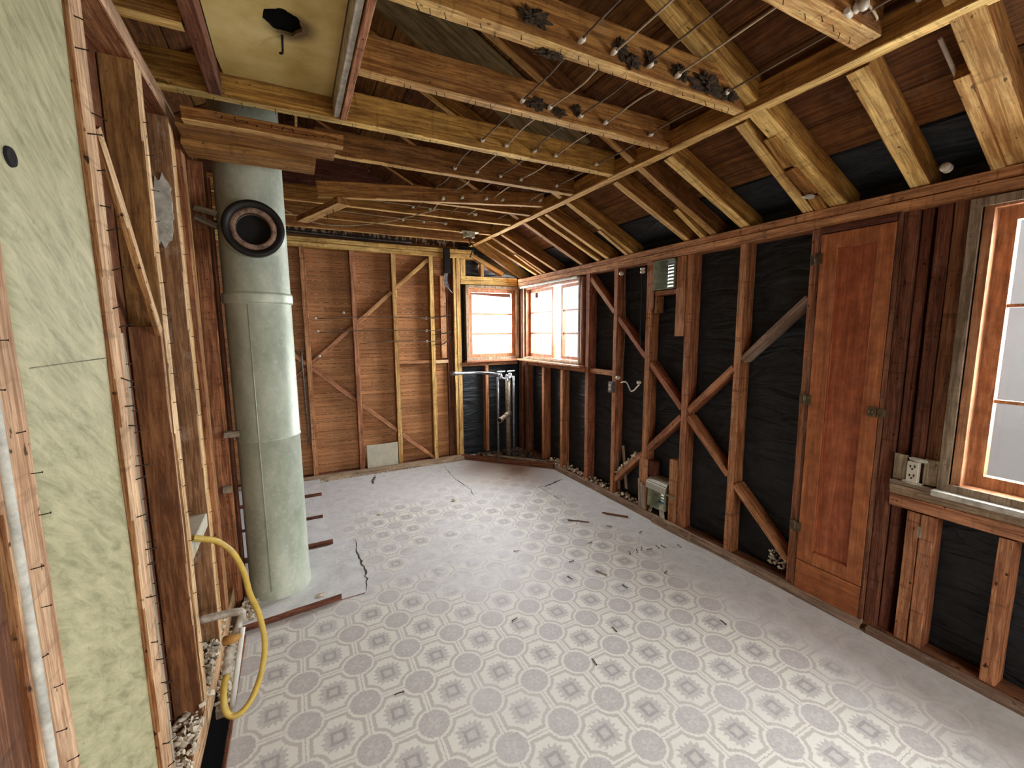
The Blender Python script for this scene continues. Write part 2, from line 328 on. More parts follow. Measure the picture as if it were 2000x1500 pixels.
def nails(parent, pts, d, L=.018, r=.0018):
    """pts in world space, d = direction they stick out"""
    M = parent.matrix_basis
    inv = M.inverted(); me = nails.__dict__.setdefault('me', None)
    if me is None:
        bm = bmesh.new(); tube(bm, [(0, 0, -.01), (0, 0, .7), (.12, 0, 1)], .1, 6); lathe(bm, [(.0, 1.0), (.22, 1.0), (.22, 1.06), (0, 1.06)], c=(.12, 0, 0), n=8)
        me = bpy.data.meshes.new('nail'); bm.to_mesh(me); bm.free(); me.materials.append(NAILM); nails.me = me
    for p in pts:
        o = bpy.data.objects.new('nail', me); link(o, parent)
        dd = (Vector(d) + Vector((random.uniform(-.35, .35), random.uniform(-.35, .35), random.uniform(-.35, .35)))).normalized()
        q = dd.to_track_quat('Z', 'Y').to_matrix().to_4x4(); s = Matrix.Diagonal((L*.8, L*.8, L*random.uniform(.7, 1.4), 1))
        o.matrix_local = inv @ (Matrix.Translation(p) @ q @ s)
def st(o): o['kind'] = 'structure'; return o

EDGEOF = {RED: REDE, GOLD: GOLDE, GOLDD: GOLDDE, LEFTW: LEFTE, BROWNW: LEFTE, DUSTW: LEFTE}
EV = [Vector((0, 0, -1))]      # side that once carried lath: paler wood, brightened further to paint in bounce light
def two_tone(o, M):
    m = o.data.materials[0]
    if m not in EDGEOF: return
    o.data.materials.append(EDGEOF[m]); rot = M.to_3x3()
    for p in o.data.polygons:
        if (rot @ p.normal).normalized().dot(EV[0]) > .75: p.material_index = 1
# ================================================================== SETTING
XR, YB, XL = 2.62, 4.95, -.40
KS = .55
def slope(x): return 2.24 + KS * (XR - x)          # underside of the roof rafters
# floor
bm = bmesh.new()
boxb(bm, -.33, 2.74, -2.2, 1.6, -.04, 0); boxb(bm, -.33, 2.74, 1.6, 2.5, -.04, 0); boxb(bm, -1.6, 2.74, 2.5, 5.07, -.04, 0)
st(mk('floor', bm, LINO))
bm = bmesh.new(); boxb(bm, -1.6, 2.8, -2.3, 5.1, -.36, -.30); st(mk('trim_1', bm, GAP))
# right wall: black building paper with openings for the windows and vents
def wall_cells(bm, axis, pos, th, u0, u1, v0, v1, holes):
    us = sorted({u0, u1, *[h[0] for h in holes], *[h[1] for h in holes]}); vs = sorted({v0, v1, *[h[2] for h in holes], *[h[3] for h in holes]})
    for a, b_ in zip(us, us[1:]):
        for c_, d_ in zip(vs, vs[1:]):
            mu, mv_ = (a+b_)/2, (c_+d_)/2
            if any(h[0] < mu < h[1] and h[2] < mv_ < h[3] for h in holes): continue
            if axis == 'x': boxb(bm, pos, pos+th, a, b_, c_, d_)
            else: boxb(bm, a, b_, pos, pos+th, c_, d_)
bm = bmesh.new()
wall_cells(bm, 'x', 2.72, .04, -2.3, 5.1, -.04, 2.36, [(3.56, 4.86, 1.22, 2.13), (-.35, .76, .88, 2.10), (2.385, 2.60, 1.905, 2.135), (2.40, 2.585, .12, .33)])
bmesh.ops.remove_doubles(bm, verts=bm.verts, dist=1e-5)
st(mk('wall_right', bm, BLACKP))
# back wall: lath to the left, black paper to the right
bm = bmesh.new(); z = .0; rows = random.Random(3)
while z < 2.58:
    h = .0425; x = -1.6
    while x < 1.84:
        x2 = min(1.84, x + rows.uniform(.9, 1.5))
        boxb(bm, x+.001, x2, 5.045+rows.uniform(-.002, .002), 5.056, z, z+h); x = x2
    z += .0465
boxb(bm, -1.6, 1.84, 5.0485, 5.075, -.04, 2.75, 1)
st(mk('wall_back', bm, [LATH, SQUEEZE]))
bm = bmesh.new(); wall_cells(bm, 'y', 5.045, .035, 1.84, 2.76, -.04, 2.62, [(1.96, 2.56, 1.28, 2.07)])
st(mk('wall_corner', bm, BLACKP))
# left wall backing board, alcove wall, wall behind the camera with an opening made for the added fill lamp
bm = bmesh.new(); boxb(bm, -.515, -.497, -2.2, 2.93, -.04, 2.7); st(mk('wall_left', bm, PANELW))
bm = bmesh.new(); boxb(bm, -1.64, -1.6, 2.5, 5.1, -.04, 3.0); st(mk('wall_alcove', bm, PANELW))
bm = bmesh.new(); wall_cells(bm, 'y', -2.24, .04, -.55, 2.76, -.04, 2.9, [(.05, 2.25, -.04, 2.3)]); st(mk('wall_rear', bm, CREAM))
# roof: sheathing boards running along the room on both slopes
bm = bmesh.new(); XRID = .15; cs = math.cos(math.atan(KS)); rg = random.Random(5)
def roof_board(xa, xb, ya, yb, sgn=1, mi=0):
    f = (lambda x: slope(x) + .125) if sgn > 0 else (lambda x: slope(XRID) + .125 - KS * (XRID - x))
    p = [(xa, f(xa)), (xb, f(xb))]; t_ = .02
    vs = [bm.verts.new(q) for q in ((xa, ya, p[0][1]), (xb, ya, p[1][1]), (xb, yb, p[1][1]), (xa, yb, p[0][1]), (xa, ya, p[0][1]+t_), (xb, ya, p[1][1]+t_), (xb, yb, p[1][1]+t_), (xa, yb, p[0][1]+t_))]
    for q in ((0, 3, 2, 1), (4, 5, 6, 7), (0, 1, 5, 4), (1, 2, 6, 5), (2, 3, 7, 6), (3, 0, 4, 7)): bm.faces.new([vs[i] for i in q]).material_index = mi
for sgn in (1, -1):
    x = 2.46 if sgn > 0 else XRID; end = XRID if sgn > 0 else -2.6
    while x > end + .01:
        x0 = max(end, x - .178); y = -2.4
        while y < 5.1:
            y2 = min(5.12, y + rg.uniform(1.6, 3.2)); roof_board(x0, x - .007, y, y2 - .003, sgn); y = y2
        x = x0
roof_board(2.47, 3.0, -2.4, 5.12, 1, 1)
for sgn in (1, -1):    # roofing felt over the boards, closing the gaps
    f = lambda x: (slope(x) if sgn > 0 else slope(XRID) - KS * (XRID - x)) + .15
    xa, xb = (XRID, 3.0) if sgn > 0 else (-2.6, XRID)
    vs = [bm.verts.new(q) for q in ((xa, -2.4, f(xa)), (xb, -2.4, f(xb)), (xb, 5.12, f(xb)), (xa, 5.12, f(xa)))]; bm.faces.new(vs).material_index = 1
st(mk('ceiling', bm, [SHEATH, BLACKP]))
# gables above the end walls, back face of the attic on the left, eave boards
bm = bmesh.new()
for y in (-2.3, 5.10):
    vs = [bm.verts.new(q) for q in ((-2.6, y, 2.3), (3.0, y, 2.0), (3.0, y, slope(3.0)+.13), (XRID, y, slope(XRID)+.13), (-2.6, y, slope(XRID)-KS*(XRID+2.6)+.13))]
    vb = [bm.verts.new(v_.co + Vector((0, .03, 0))) for v_ in vs]; bm.faces.new(vs); bm.faces.new(vb[::-1])
    for i in range(5): bm.faces.new((vs[i], vb[i], vb[(i+1) % 5], vs[(i+1) % 5]))
boxb(bm, -2.62, -2.58, -2.3, 5.1, 1.9, 2.4)
st(mk('wall_gable', bm, DARKW))
bm = bmesh.new(); boxb(bm, 2.76, 3.0, -2.3, 5.1, 2.30, 2.32); st(mk('trim_2', bm, DARKW))

# ================================================================== ROOF AND CEILING FRAMING
RU = Vector((KS, 0, 1)).normalized()
def rafter(y0, y1, xa, xb, mat, label, group, drop=0, name='roof_rafter', depth=.105, dy=0):
    off = RU * (depth/2 + .001) - Vector((0, 0, drop)); yc = (y0+y1)/2
    return beam(name, Vector((xa, yc+dy, slope(xa)))+off, Vector((xb, yc, slope(xb)))+off, y1-y0, depth, mat, label, 'rafter' if name == 'roof_rafter' else 'board', group, up=RU)
LONG = 'long rafters climbing to the ridge'; SHORT = 'short rafters between ceiling rail and wall plate'
for y0, lab in ((-.55, None), (.63, 'yellowed broad rafter at the top right corner of the photo'), (1.265, 'long rafter sloping past the dusty joist end, debris wedged beside it'),
            (2.04, 'long rafter rising to the ridge, next one past the debris-filled rafter bay'), (2.84, 'long rafter rising to the ridge with a broad pale underside'),
            (3.55, 'long rafter rising to the ridge, third from the corner windows'), (4.26, 'long rafter rising to the ridge, second from the corner windows')):
    rafter(y0, y0+.055+(.03 if y0 in (.63, 1.265) else 0), XRID+.03, 2.70, GOLD if y0 in (.63, 1.265, 2.84) else GOLDD, lab or 'long rafter behind the viewpoint', LONG, dy=.22 if y0 > 1 else 0)
for y0, wd, lab, m_ in ((.945, .075, 'wide yellow short rafter ending at the wall plate above the narrow door', GOLD), (1.435, .06, 'short rafter with broken plaster wedged along one side', GOLD),
            (1.795, .07, 'short rafter above the two crossing braces', GOLD), (2.26, .055, 'short rafter above the upper metal vent', GOLD),
            (3.155, .05, 'short rafter, nearer one of the close-set pair', GOLD), (3.285, .05, 'short rafter, farther one of the close-set pair', GOLD),
            (4.03, .05, 'short rafter just short of the corner casements', GOLD), (4.45, .055, 'last short rafter over the corner casement windows', GOLD)):
    rafter(y0, y0+wd, 2.0, 2.70, m_, lab, SHORT, dy=.09 if y0 > 1.7 else .0)
for y0, xa, lab in ((.71, 2.17, 'short yellow board sistered low beside the broad corner rafter'), (2.13, 2.33, 'pale board sistered to the lower half of a long rafter above the vent'), (2.90, 2.3, 'pale board sistered low on the broad rafter'), (4.325, 2.25, 'pale board sistered low on a rafter over the corner windows')):
    rafter(y0, y0+.045, xa, 2.68, GOLD, lab, None, drop=.012, name='sister_board', depth=.07)
for k, (y0) in enumerate((.63, 1.30, 2.06, 2.86, 3.57, 4.28)):   # opposite slope
    f = lambda x: slope(XRID) - KS*(XRID-x)
    U2 = Vector((-KS, 0, 1)).normalized(); off = U2*.055
    beam('roof_rafter', Vector((XRID-.03, y0, f(XRID-.03)))+off, Vector((-2.5, y0, f(-2.5)))+off, .05, .105, GOLDD, 'dim rafter on the far slope above the flue, %s' % ('first', 'second', 'third', 'fourth', 'fifth', 'sixth')[k] + ' from the hatch end', 'rafter', 'rafters on the far roof slope', up=U2)
bx('ridge_board', (XRID-.013, XRID+.013), (-2.25, 5.08), (slope(XRID)-.06, slope(XRID)+.11), GOLDD, 'dark ridge board high above the ceiling joists', 'board')
off = RU*.098
beam('plywood_patch', Vector((.25, 2.62, slope(.25)))+off, Vector((1.75, 2.58, slope(1.75)))+off, .42, .012, PLYO, 'olive plywood patch under the roof boards, in the bay above the wired joists', 'panel', up=RU)
# ceiling rail (purlin) the joists and short rafters meet
pr = bx('ceiling_rail', (1.932, 2.0), (-1.4, 4.92), (2.592, 2.69), GOLD, 'long fir rail where flat joists meet the sloping ceiling', 'rail')
# joists: y of near face, thickness, left end, right end
JG = 'flat ceiling joists'
J = []
JT = [(.865, .085, .75, 1.90, 2.61, 2.75, GOLD, 'short yellow joist end cut off by the white porcelain cleats'),
      (1.392, .058, -.35, 1.930, 2.60, 2.745, GOLD, 'first full ceiling joist, clotted with dust around its wires'),
      (1.843, .056, .292, 1.930, 2.60, 2.735, GOLD, 'ceiling joist butting the ceiling hatch, second of the wired joists'),
      (2.303, .054, -.47, 1.930, 2.60, 2.74, GOLD, 'ceiling joist at the far side of the yellow hatch'),
      (2.753, .052, .18, 1.930, 2.60, 2.735, GOLDD, 'ceiling joist meeting the end of the plank soffit above the flue'),
      (3.40, .045, .9, 1.930, 2.60, 2.72, GOLDD, 'ceiling joist emerging from behind the tilted joist'),
      (3.785, .045, -1.5, 1.930, 2.60, 2.72, GOLD, 'ceiling joist just past the tilted joist and its hanging block'),
      (4.25, .045, -1.5, 1.930, 2.60, 2.72, GOLD, 'ceiling joist carrying the open switch box, second from the lath wall'),
      (4.69, .045, -1.5, 1.99, 2.60, 2.72, GOLD, 'last ceiling joist beside the lath wall plate')]
for y0, wd, xa, xb, z0, z1, m_, lab in JT:
    J.append(bx('ceiling_joist', (xa, xb), (y0, y0+wd), (z0, z1), m_, lab, 'joist', JG))
J.append(bx('ceiling_joist', (-.47, -.257), (1.845, 1.895), (2.60, 2.73), GOLD, 'short joist stub between the wall plate and the hatch', 'joist', JG))
J.append(bx('ceiling_joist', (-.47, 1.95), (.40, .45), (2.62, 2.75), GOLD, 'joist overhead beyond the top of the photo', 'joist', JG))
tj = beam('ceiling_joist', (.20, 3.205, 2.53), (1.93, 3.205, 2.672), .05, .10, GOLD, 'tilted ceiling joist sagging towards its loose hanging block', 'joist', JG)
hb = beam('hanging_block', (.36, 3.16, 2.462), (.12, 3.80, 2.462), .085, .04, GOLD, 'short flat block hanging under the low end of the tilted joist', 'block')
nails(hb, [(.30, 3.30, 2.44), (.27, 3.42, 2.44)], (0, 0, -1), .03)
rn = random.Random(11)
def jn(o, x0, x1, y, n, zz=2.60): nails(o, [(x0+(x1-x0)*(i+rn.random()*.7)/n, y+rn.uniform(-.017, .017), zz-.001) for i in range(n)], (0, 0, -1), .016, .001)
jn(J[1], .3, 1.9, 1.42, 26); jn(J[2], .35, 1.9, 1.87, 22); jn(J[3], -.35, 1.9, 2.33, 24); jn(J[4], .3, 1.9, 2.78, 18); jn(J[0], 1.25, 1.88, .907, 8, 2.61)
# hatch in the ceiling
bx('hatch_trimmer', (.265, .292), (1.45, 2.30), (2.597, 2.74), RED, 'rough trimmer along the wire side of the yellow hatch', 'board', 'trimmers framing the hatch').data.materials[0] = LEFTW
bx('hatch_trimmer', (-.252, -.205), (1.45, 2.30), (2.597, 2.74), DARKW, 'dark trimmer along the flue side of the yellow hatch', 'board', 'trimmers framing the hatch')
bx('hatch_trimmer', (.236, .262), (1.45, 2.30), (2.607, 2.74), WHITEP, 'white-painted strip edging the yellow hatch', 'board', 'trimmers framing the hatch')
hx, hy, hr = .036, 1.838, .062; bm = bmesh.new(); N = 40
outer = []; inner = []
for k in range(N):
    a = 2*math.pi*k/N; ca, sa = math.cos(a), math.sin(a)
    rad = hr*(1+.05*math.sin(7*a)+random.uniform(-.03, .03)); inner.append(bm.verts.new((hx+rad*ca, hy+rad*1.12*sa, 2.684)))
    s_ = min(((.232-hx) if ca > 0 else (hx+.202))/max(abs(ca), 1e-6), ((2.285-hy) if sa > 0 else (hy-1.48))/max(abs(sa), 1e-6))
    outer.append(bm.verts.new((hx+s_*ca, hy+s_*sa+random.uniform(-.004, .004), 2.684)))
corner = {}
for k in range(N):
    k2 = (k+1) % N; a, c_ = outer[k], outer[k2]; f = [inner[k], outer[k]]
    if abs(a.co.x-c_.co.x) > .02 and abs(a.co.y-c_.co.y) > .02:
        cxx = a.co.x if (abs(a.co.x-.232) < .003 or abs(a.co.x+.202) < .003) else c_.co.x; cyy = c_.co.y if cxx == a.co.x else a.co.y
        f.append(bm.verts.new((cxx, cyy, 2.684)))
    f += [outer[k2], inner[k2]]; bm.faces.new(f)
g_ = bmesh.ops.extrude_face_region(bm, geom=list(bm.faces)); bmesh.ops.translate(bm, verts=[v_ for v_ in g_['geom'] if isinstance(v_, bmesh.types.BMVert)], vec=(0, 0, .012)); bmesh.ops.recalc_face_normals(bm, faces=bm.faces)
HATCH, t, b = nt('hatch_yellow'); ov = mapped(t, (1, 1, 1)); hn = noise_t(t, ov, 6, 6, .6); cc = nd(t, 'ShaderNodeTexCoord'); vm = nd(t, 'ShaderNodeVectorMath', operation='DISTANCE'); t.links.new(cc.outputs['Object'], vm.inputs[0]); vm.inputs[1].default_value = (hx+.03, hy+.01, 2.684)
c = ramp(t, hn, [(.3, (.46, .34, .10)), (.5, (.62, .48, .18)), (.7, (.70, .57, .26))])
sm_ = mathn(t, 'SUBTRACT', 1, mathn(t, 'MULTIPLY', mathn(t, 'SUBTRACT', vm.outputs['Value'], mathn(t, 'MULTIPLY', hn, .1)), 22), clamp=True)
c = mixc(t, mathn(t, 'MULTIPLY', sm_, .85), c, (.07, .035, .012)); t.links.new(c, b.inputs['Base Color']); b.inputs['Roughness'].default_value = .55; bump(t, b, hn, .15, .01)
hatch = empty('ceiling_hatch', (hx, hy, 2.684)); tag(hatch, 'yellowed painted hatch panel with a round sooty hole', 'panel')
pp = mk('hatch_panel', bm, HATCH, hatch); pp.location = -hatch.location
bm = bmesh.new(); lathe(bm, [(hr*1.3, .013), (hr*1.25, .09), (.001, .09)], n=28); mk('flue_hole', bm, SOOT, hatch)
tubeo('wire_hook', spline([(hx, hy+.07, 2.70), (hx-.002, hy+.085, 2.67), (hx-.003, hy+.13, 2.655), (hx-.012, hy+.15, 2.66)], 5), .0045, SOOT, parent=hatch, n=6)
# soffit of flat planks above the flue
SG = 'flat planks of the soffit over the flue'
s1 = bx('soffit_plank', (-.345, .265), (2.235, 2.285), (2.455, 2.505), GOLD, 'edge-lit nailed strip at the front of the soffit', 'plank', SG)
nails(s1, [(-.2+.043*i+rn.uniform(-.01, .01), 2.236, 2.48) for i in range(11)], (0, -1, -.2), .02)
bx('soffit_plank', (-.375, .235), (2.29, 2.43), (2.45, 2.485), SOFF, 'middle plank of the soffit over the flue', 'plank', SG)
bx('soffit_plank', (-.385, .155), (2.435, 2.60), (2.425, 2.475), SOFF, 'lowest plank of the soffit, ending short beside the flue', 'plank', SG)
# porcelain tubes and wires of the knob-and-tube wiring
def knob_mesh():
    bm = bmesh.new(); lathe(bm, [(.001, -.03), (.009, -.03), (.011, -.026), (.011, -.012), (.0075, -.008), (.0075, .0), (.0075, .05)], 'y', n=14); return bm
me_k = None; WX = (.993, 1.142, 1.316, 1.472, 1.772)
rowname = {1: 'dust-clotted joist', 2: 'joist butting the hatch', 3: 'joist past the hatch', 4: 'joist meeting the soffit end'}
for ji, yf in ((1, 1.395), (2, 1.845), (3, 2.305), (4, 2.755)):
    for wi, x in enumerate(WX):
        if me_k is None: o = mk('porcelain_insulator', knob_mesh(), PORC); me_k = o.data
        else: o = link(bpy.data.objects.new('porcelain_insulator', me_k))
        o.location = (x+random.uniform(-.006, .006), yf, 2.634); o.rotation_euler = (random.uniform(-.1, .1), random.uniform(0, 3), random.uniform(-.12, .12))
        tag(o, 'porcelain tube in the %s, on the %s wire from the hatch' % (rowname[ji], ('first', 'second', 'third', 'fourth', 'fifth')[wi]), 'insulator', 'porcelain tubes in the joists')
for wi, x in enumerate(WX):
    pts = []
    for y in (.45, 1.37, 1.82, 2.28, 2.73, 3.16, 3.75):
        pts.append((x+random.uniform(-.004, .004), y, 2.634 + (.015 if y < 1 else 0) + (-.0 if wi != 3 else .0)))
        if y > 1 and y < 3.5: pts.append((x+.02*math.sin(wi+y*5), y+.23, 2.634-.012*random.random()+.005))
    tubeo('electrical_wire', spline(pts, 5), .0042, WIREL if wi in (1, 3) else WIRE, 'old wire threading the joists, %s in line from the hatch' % ('first', 'second', 'third', 'fourth', 'fifth')[wi], 'wire', 'wires threading the joists', n=6)
for k, (x, z) in enumerate(((1.048, 2.565), (1.197, 2.59), (1.396, 2.608), (1.535, 2.616), (1.88, 2.655))):
    o = link(bpy.data.objects.new('porcelain_insulator', me_k)); o.location = (x, 3.17, z); tag(o, 'porcelain tube on the tilted joist, %s from its low end' % ('first', 'second', 'third', 'fourth', 'fifth')[k], 'insulator', 'porcelain tubes on the tilted joist')
def knob(name, loc, d, s, label, group=None):
    bm = bmesh.new(); lathe(bm, [(.001, 0), (.016, 0), (.018, .006), (.013, .012), (.013, .018), (.018, .024), (.017, .034), (.006, .038), (.001, .038)], 'z', n=16)
    o = mk(name, bm, PORC); o.location = loc; o.rotation_euler = Vector(d).to_track_quat('Z', 'Y').to_euler(); o.scale = (s, s, s); return tag(o, label, 'insulator', group)
# cleats on the yellow joist end (top right)
knob('porcelain_insulator', (1.63, .865, 2.66), (0, -1, 0), 1.0, 'split porcelain knob on the yellow joist end, upper of two')
knob('porcelain_insulator', (1.72, .865, 2.645), (0, -1, -.2), 1.0, 'split porcelain knob on the yellow joist end, lower of two')
tubeo('porcelain_insulator', [(1.635, .845, 2.60), (1.69, .862, 2.612)], .009, PORC, 'loose porcelain tube slanting under the yellow joist end', 'insulator')
tubeo('electrical_wire', spline([(1.45, .84, 2.72), (1.6, .84, 2.672), (1.72, .838, 2.652), (1.83, .85, 2.64), (1.90, .9, 2.68)], 6), .004, WIREL, 'pale wire tied across the porcelain knobs at the top of the photo', 'wire', n=6)
knob('porcelain_insulator', (1.93, .78, 2.71), (0, -.3, -1), .9, 'porcelain knob high in the dark bay beside the ceiling rail')
tubeo('electrical_wire', [(2.08, .770, 2.60), (2.57, .768, 2.345)], .007, PORC, 'stiff pale tube running down the slope at the top right', 'wire')
knob('porcelain_insulator', (2.60, .745, 2.315), (-.5, -.5, -1), 1.3, 'grimy porcelain knob above the side window')
knob('porcelain_insulator', (2.60, .885, 2.285), (-1, 0, .1), 1.1, 'white porcelain knob on the wall plate past the wide rafter')
# knobs in the far bays
for k, (x, y, z) in enumerate(((1.55, 3.78, 2.655), (1.42, 4.24, 2.66), (.98, 3.78, 2.65), (1.13, 3.78, 2.65), (1.0, 4.24, 2.65), (1.2, 4.24, 2.65))):
    knob('porcelain_insulator', (x, y, z), (0, -1, -.2), .9 if k < 2 else .6, ('round knob on the joist past the tilted joist, nearest the ceiling rail', 'round knob on the switch box joist, nearest the box', 'small knob on the joist past the tilted joist, first from the flue', 'small knob on the joist past the tilted joist, second from the flue', 'small knob on the switch box joist, first from the flue', 'small knob on the switch box joist, second from the flue')[k], 'porcelain knobs in the far joists')
tubeo('electrical_wire', spline([(.60, 3.76, 2.66), (1.1, 3.745, 2.652), (1.55, 3.745, 2.65)], 6), .0032, WIREL, 'thin wire strung along the joist past the tilted joist', 'wire', n=6)
tubeo('electrical_wire', spline([(.2, 4.22, 2.67), (.8, 4.205, 2.655), (1.42, 4.205, 2.655)], 6), .0032, WIREL, 'thin wire strung along the switch box joist', 'wire', n=6)
tubeo('electrical_wire', spline([(-.1, 4.0, 2.62), (.15, 4.05, 2.52), (.42, 4.05, 2.50), (.8, 3.95, 2.55), (1.15, 3.6, 2.61)], 10), .0045, WIREL, 'slack pale wire drooping below the joists beyond the flue', 'wire', n=6)
for k, z in enumerate((2.575, 2.585, 2.60)):
    tubeo('electrical_cable', spline([(-.6, 4.90, z+.02), (.4, 4.91, z), (1.25, 4.91, z-.008)], 6), .006, (CABLE, WIRE, CABLE)[k], 'dark cable along the top of the lath wall, %s of three' % ('lowest', 'middle', 'uppermost')[k], 'cable', 'dark cables over the lath wall')
# switch box under the joist near the corner with a dangling lead
sb = empty('ceiling_box', (1.66, 4.20, 2.585)); tag(sb, 'open yellowish metal box bracket hanging under a joist', 'electrical box')
bm = bmesh.new(); boxb(bm, -.09, .09, -.05, .05, 0, .006); boxb(bm, -.05, .05, -.04, -.036, -.05, 0); boxb(bm, .046, .05, -.04, .04, -.05, 0); boxb(bm, -.05, -.046, -.04, .04, -.05, 0); mk('bracket', bm, VENTL, sb)
tubeo('lead', spline([(1.66, 4.20, 2.56), (1.665, 4.2, 2.50), (1.70, 4.2, 2.46), (1.69, 4.2, 2.40), (1.665, 4.2, 2.34)], 6), .006, BLKM, parent=sb, n=6)
# matted dust clots
def clot(loc, s, label, seed):
    r_ = random.Random(seed); bm = bmesh.new(); bmesh.ops.create_icosphere(bm, subdivisions=4, radius=1)
    for v_ in bm.verts:
        n_ = noise.noise(v_.co*2.3+Vector((seed, 0, 0)))+.6*noise.noise(v_.co*6+Vector((0, seed, 0))); v_.co *= .7+.8*n_+r_.uniform(-.08, .12)+(r_.random() < .04)*.25
        v_.co = Vector((v_.co.x*s[0], v_.co.y*s[1], v_.co.z*s[2]))
    o = mk('dust_clot', bm, DUST); o.location = loc; return tag(o, label, 'debris', 'matted dust clots on the joists')
for k, (l, s, lab) in enumerate((((.80, 1.385, 2.655), (.06, .012, .03), 'brown matted clot on the first full joist, nearest the hatch'), ((1.18, 1.388, 2.66), (.04, .012, .035), 'clot around the second wire on the first full joist'),
      ((1.24, 1.386, 2.63), (.04, .014, .028), 'broad clot between second and third wire on the first full joist'), ((1.33, 1.386, 2.66), (.03, .012, .03), 'clot behind the third wire on the first full joist'),
      ((1.50, 1.386, 2.65), (.05, .014, .03), 'clot at the fourth wire on the first full joist'), ((1.66, 1.384, 2.645), (.09, .02, .04), 'large clot where the first full joist meets the long rafter'),
      ((1.80, 1.386, 2.635), (.06, .016, .03), 'clot at the end of the first full joist by the ceiling rail'), ((.90, 1.44, 2.595), (.055, .02, .012), 'grey clot hanging under the first full joist'),
      ((1.08, 1.838, 2.64), (.06, .012, .025), 'clot on the joist butting the hatch, by the second wire'), ((1.2, 1.838, 2.63), (.04, .012, .02), 'clot on the joist butting the hatch, before the third wire'),
      ((1.30, 1.838, 2.66), (.03, .01, .025), 'clot above the third wire on the joist butting the hatch'))):
    clot(l, s, lab, k+1)

# ================================================================== RIGHT WALL FRAMING
EV[0] = Vector((-1, 0, 0))
bx('top_plate', (2.60, 2.72), (-2.2, 4.93), (2.14, 2.19), RED, 'lower board of the doubled plate on the window wall', 'plate')
bx('top_plate', (2.605, 2.72), (-2.2, 4.93), (2.192, 2.238), RED, 'upper board of the doubled plate on the window wall', 'plate')
bx('bottom_plate', (2.585, 2.615), (1.03, 4.02), (0, .055), PLATEW, 'dusty edge board along the floor below the crossing braces', 'plate')
bx('bottom_plate', (2.618, 2.715), (-1.5, 4.9), (.002, .045), DARKW, 'dark sole plate under the window wall studs', 'plate')
bx('bottom_plate', (2.585, 2.615), (-1.5, 1.0), (0, .04), PLATEW, 'dusty edge board along the floor below the side window', 'plate')
RG = 'studs of the window wall'
def rstud(y0, y1, z0, z1, lab, mat=RED, x0=2.62, name='wall_stud', cat='stud', g=RG): return bx(name, (x0, 2.715), (y0, y1), (z0, z1), mat, lab, cat, g)
ST = {}
for y0, y1, lab in ((3.455, 3.51, 'full-height stud beside the corner casements'), (3.045, 3.095, 'stud carrying the small switch box'), (2.635, 2.69, 'stud at the far side of the two vents'),
                    (2.235, 2.29, 'stud at the centre of the crossed braces'), (1.82, 1.87, 'stud between the brace crossing and the narrow door'), (1.395, 1.435, 'stud the narrow door is hinged to')):
    ST[y0] = rstud(y0, y1, .045, 2.14, lab)
rstud(3.915, 3.965, .045, 1.16, 'short stud under the casements, nearer the full stud'); rstud(4.31, 4.36, .045, 1.16, 'short stud under the casements, nearer the corner'); rstud(4.72, 4.78, .045, 1.16, 'dark short stud close to the room corner', DARKW)
bx('corner_post', (2.62, 2.715), (4.86, 4.945), (.045, 2.14), DARKW, 'dark post in the corner between the two windows', 'post')
bx('window_rail', (2.622, 2.70), (3.515, 4.71), (1.165, 1.215), RED, 'rail under the casement windows', 'rail')
bx('window_rail', (2.635, 2.70), (3.10, 3.45), (1.165, 1.215), RED, 'short block between two studs at sill height', 'rail')
# studs near the door and side window
rstud(.975, 1.03, .045, 2.14, 'dark stud along the latch side of the narrow door', DARKW)
rstud(.93, .97, .045, 2.14, 'second dark stud behind the outlet boards', DARKW, 2.64)
rstud(.86, .91, .87, 2.14, 'stud of the doubled pair above the outlet, door side', DARKW); rstud(.805, .855, .87, 2.14, 'stud of the doubled pair above the outlet, window side', DARKW)
rstud(.85, .90, .045, .71, 'stud of the doubled pair below the outlet, door side', RED); rstud(.795, .847, .045, .71, 'stud of the doubled pair below the outlet, window side', RED)
rstud(.545, .595, .045, .71, 'stud below the side window at the edge of the photo', RED); rstud(.14, .19, .045, .71, 'stud below the side window beyond the edge of the photo', RED)
rstud(-.45, -.4, .045, 2.14, 'stud beyond the side window', RED)
bx('window_rail', (2.60, 2.70), (-.5, .97), (.785, .835), PLATEW, 'upper rough rail running under the side window and outlet', 'rail')
bx('window_rail', (2.61, 2.70), (-.5, .97), (.72, .782), RED, 'lower rail running under the side window and outlet', 'rail')
# braces, cut in between studs
xs = [3.455, 3.095, 3.045, 2.69, 2.635, 2.29, 2.235, 1.87, 1.82, 1.435]
BG = 'cut-in diagonal braces of the window wall'
bn = ('top', 'second', 'third', 'fourth', 'lowest')
for i in range(5):
    ya, yb = xs[2*i]-.002, xs[2*i+1]+.002; f = lambda y: 2.10 + (y-3.455)*.955
    beam('diagonal_brace', (2.668, ya, f(ya)), (2.668, yb, f(yb)), .045, .085, RED, 'brace piece descending towards the door, %s of its run' % bn[i], 'brace', BG, up=(1, 0, 0))
for i in range(1, 5):
    ya, yb = xs[2*i]-.002, xs[2*i+1]+.002; f = lambda y: .11 + (3.12-y)*.985
    beam('diagonal_brace', (2.668, ya, f(ya)), (2.668, yb, f(yb)), .045, .085, RED if i < 4 else PLATEW, 'brace piece climbing towards the door, %s' % {1: 'lowest of its run', 2: 'second of its run', 3: 'third of its run', 4: 'highest and greyest of its run'}[i], 'brace', BG, up=(1, 0, 0))
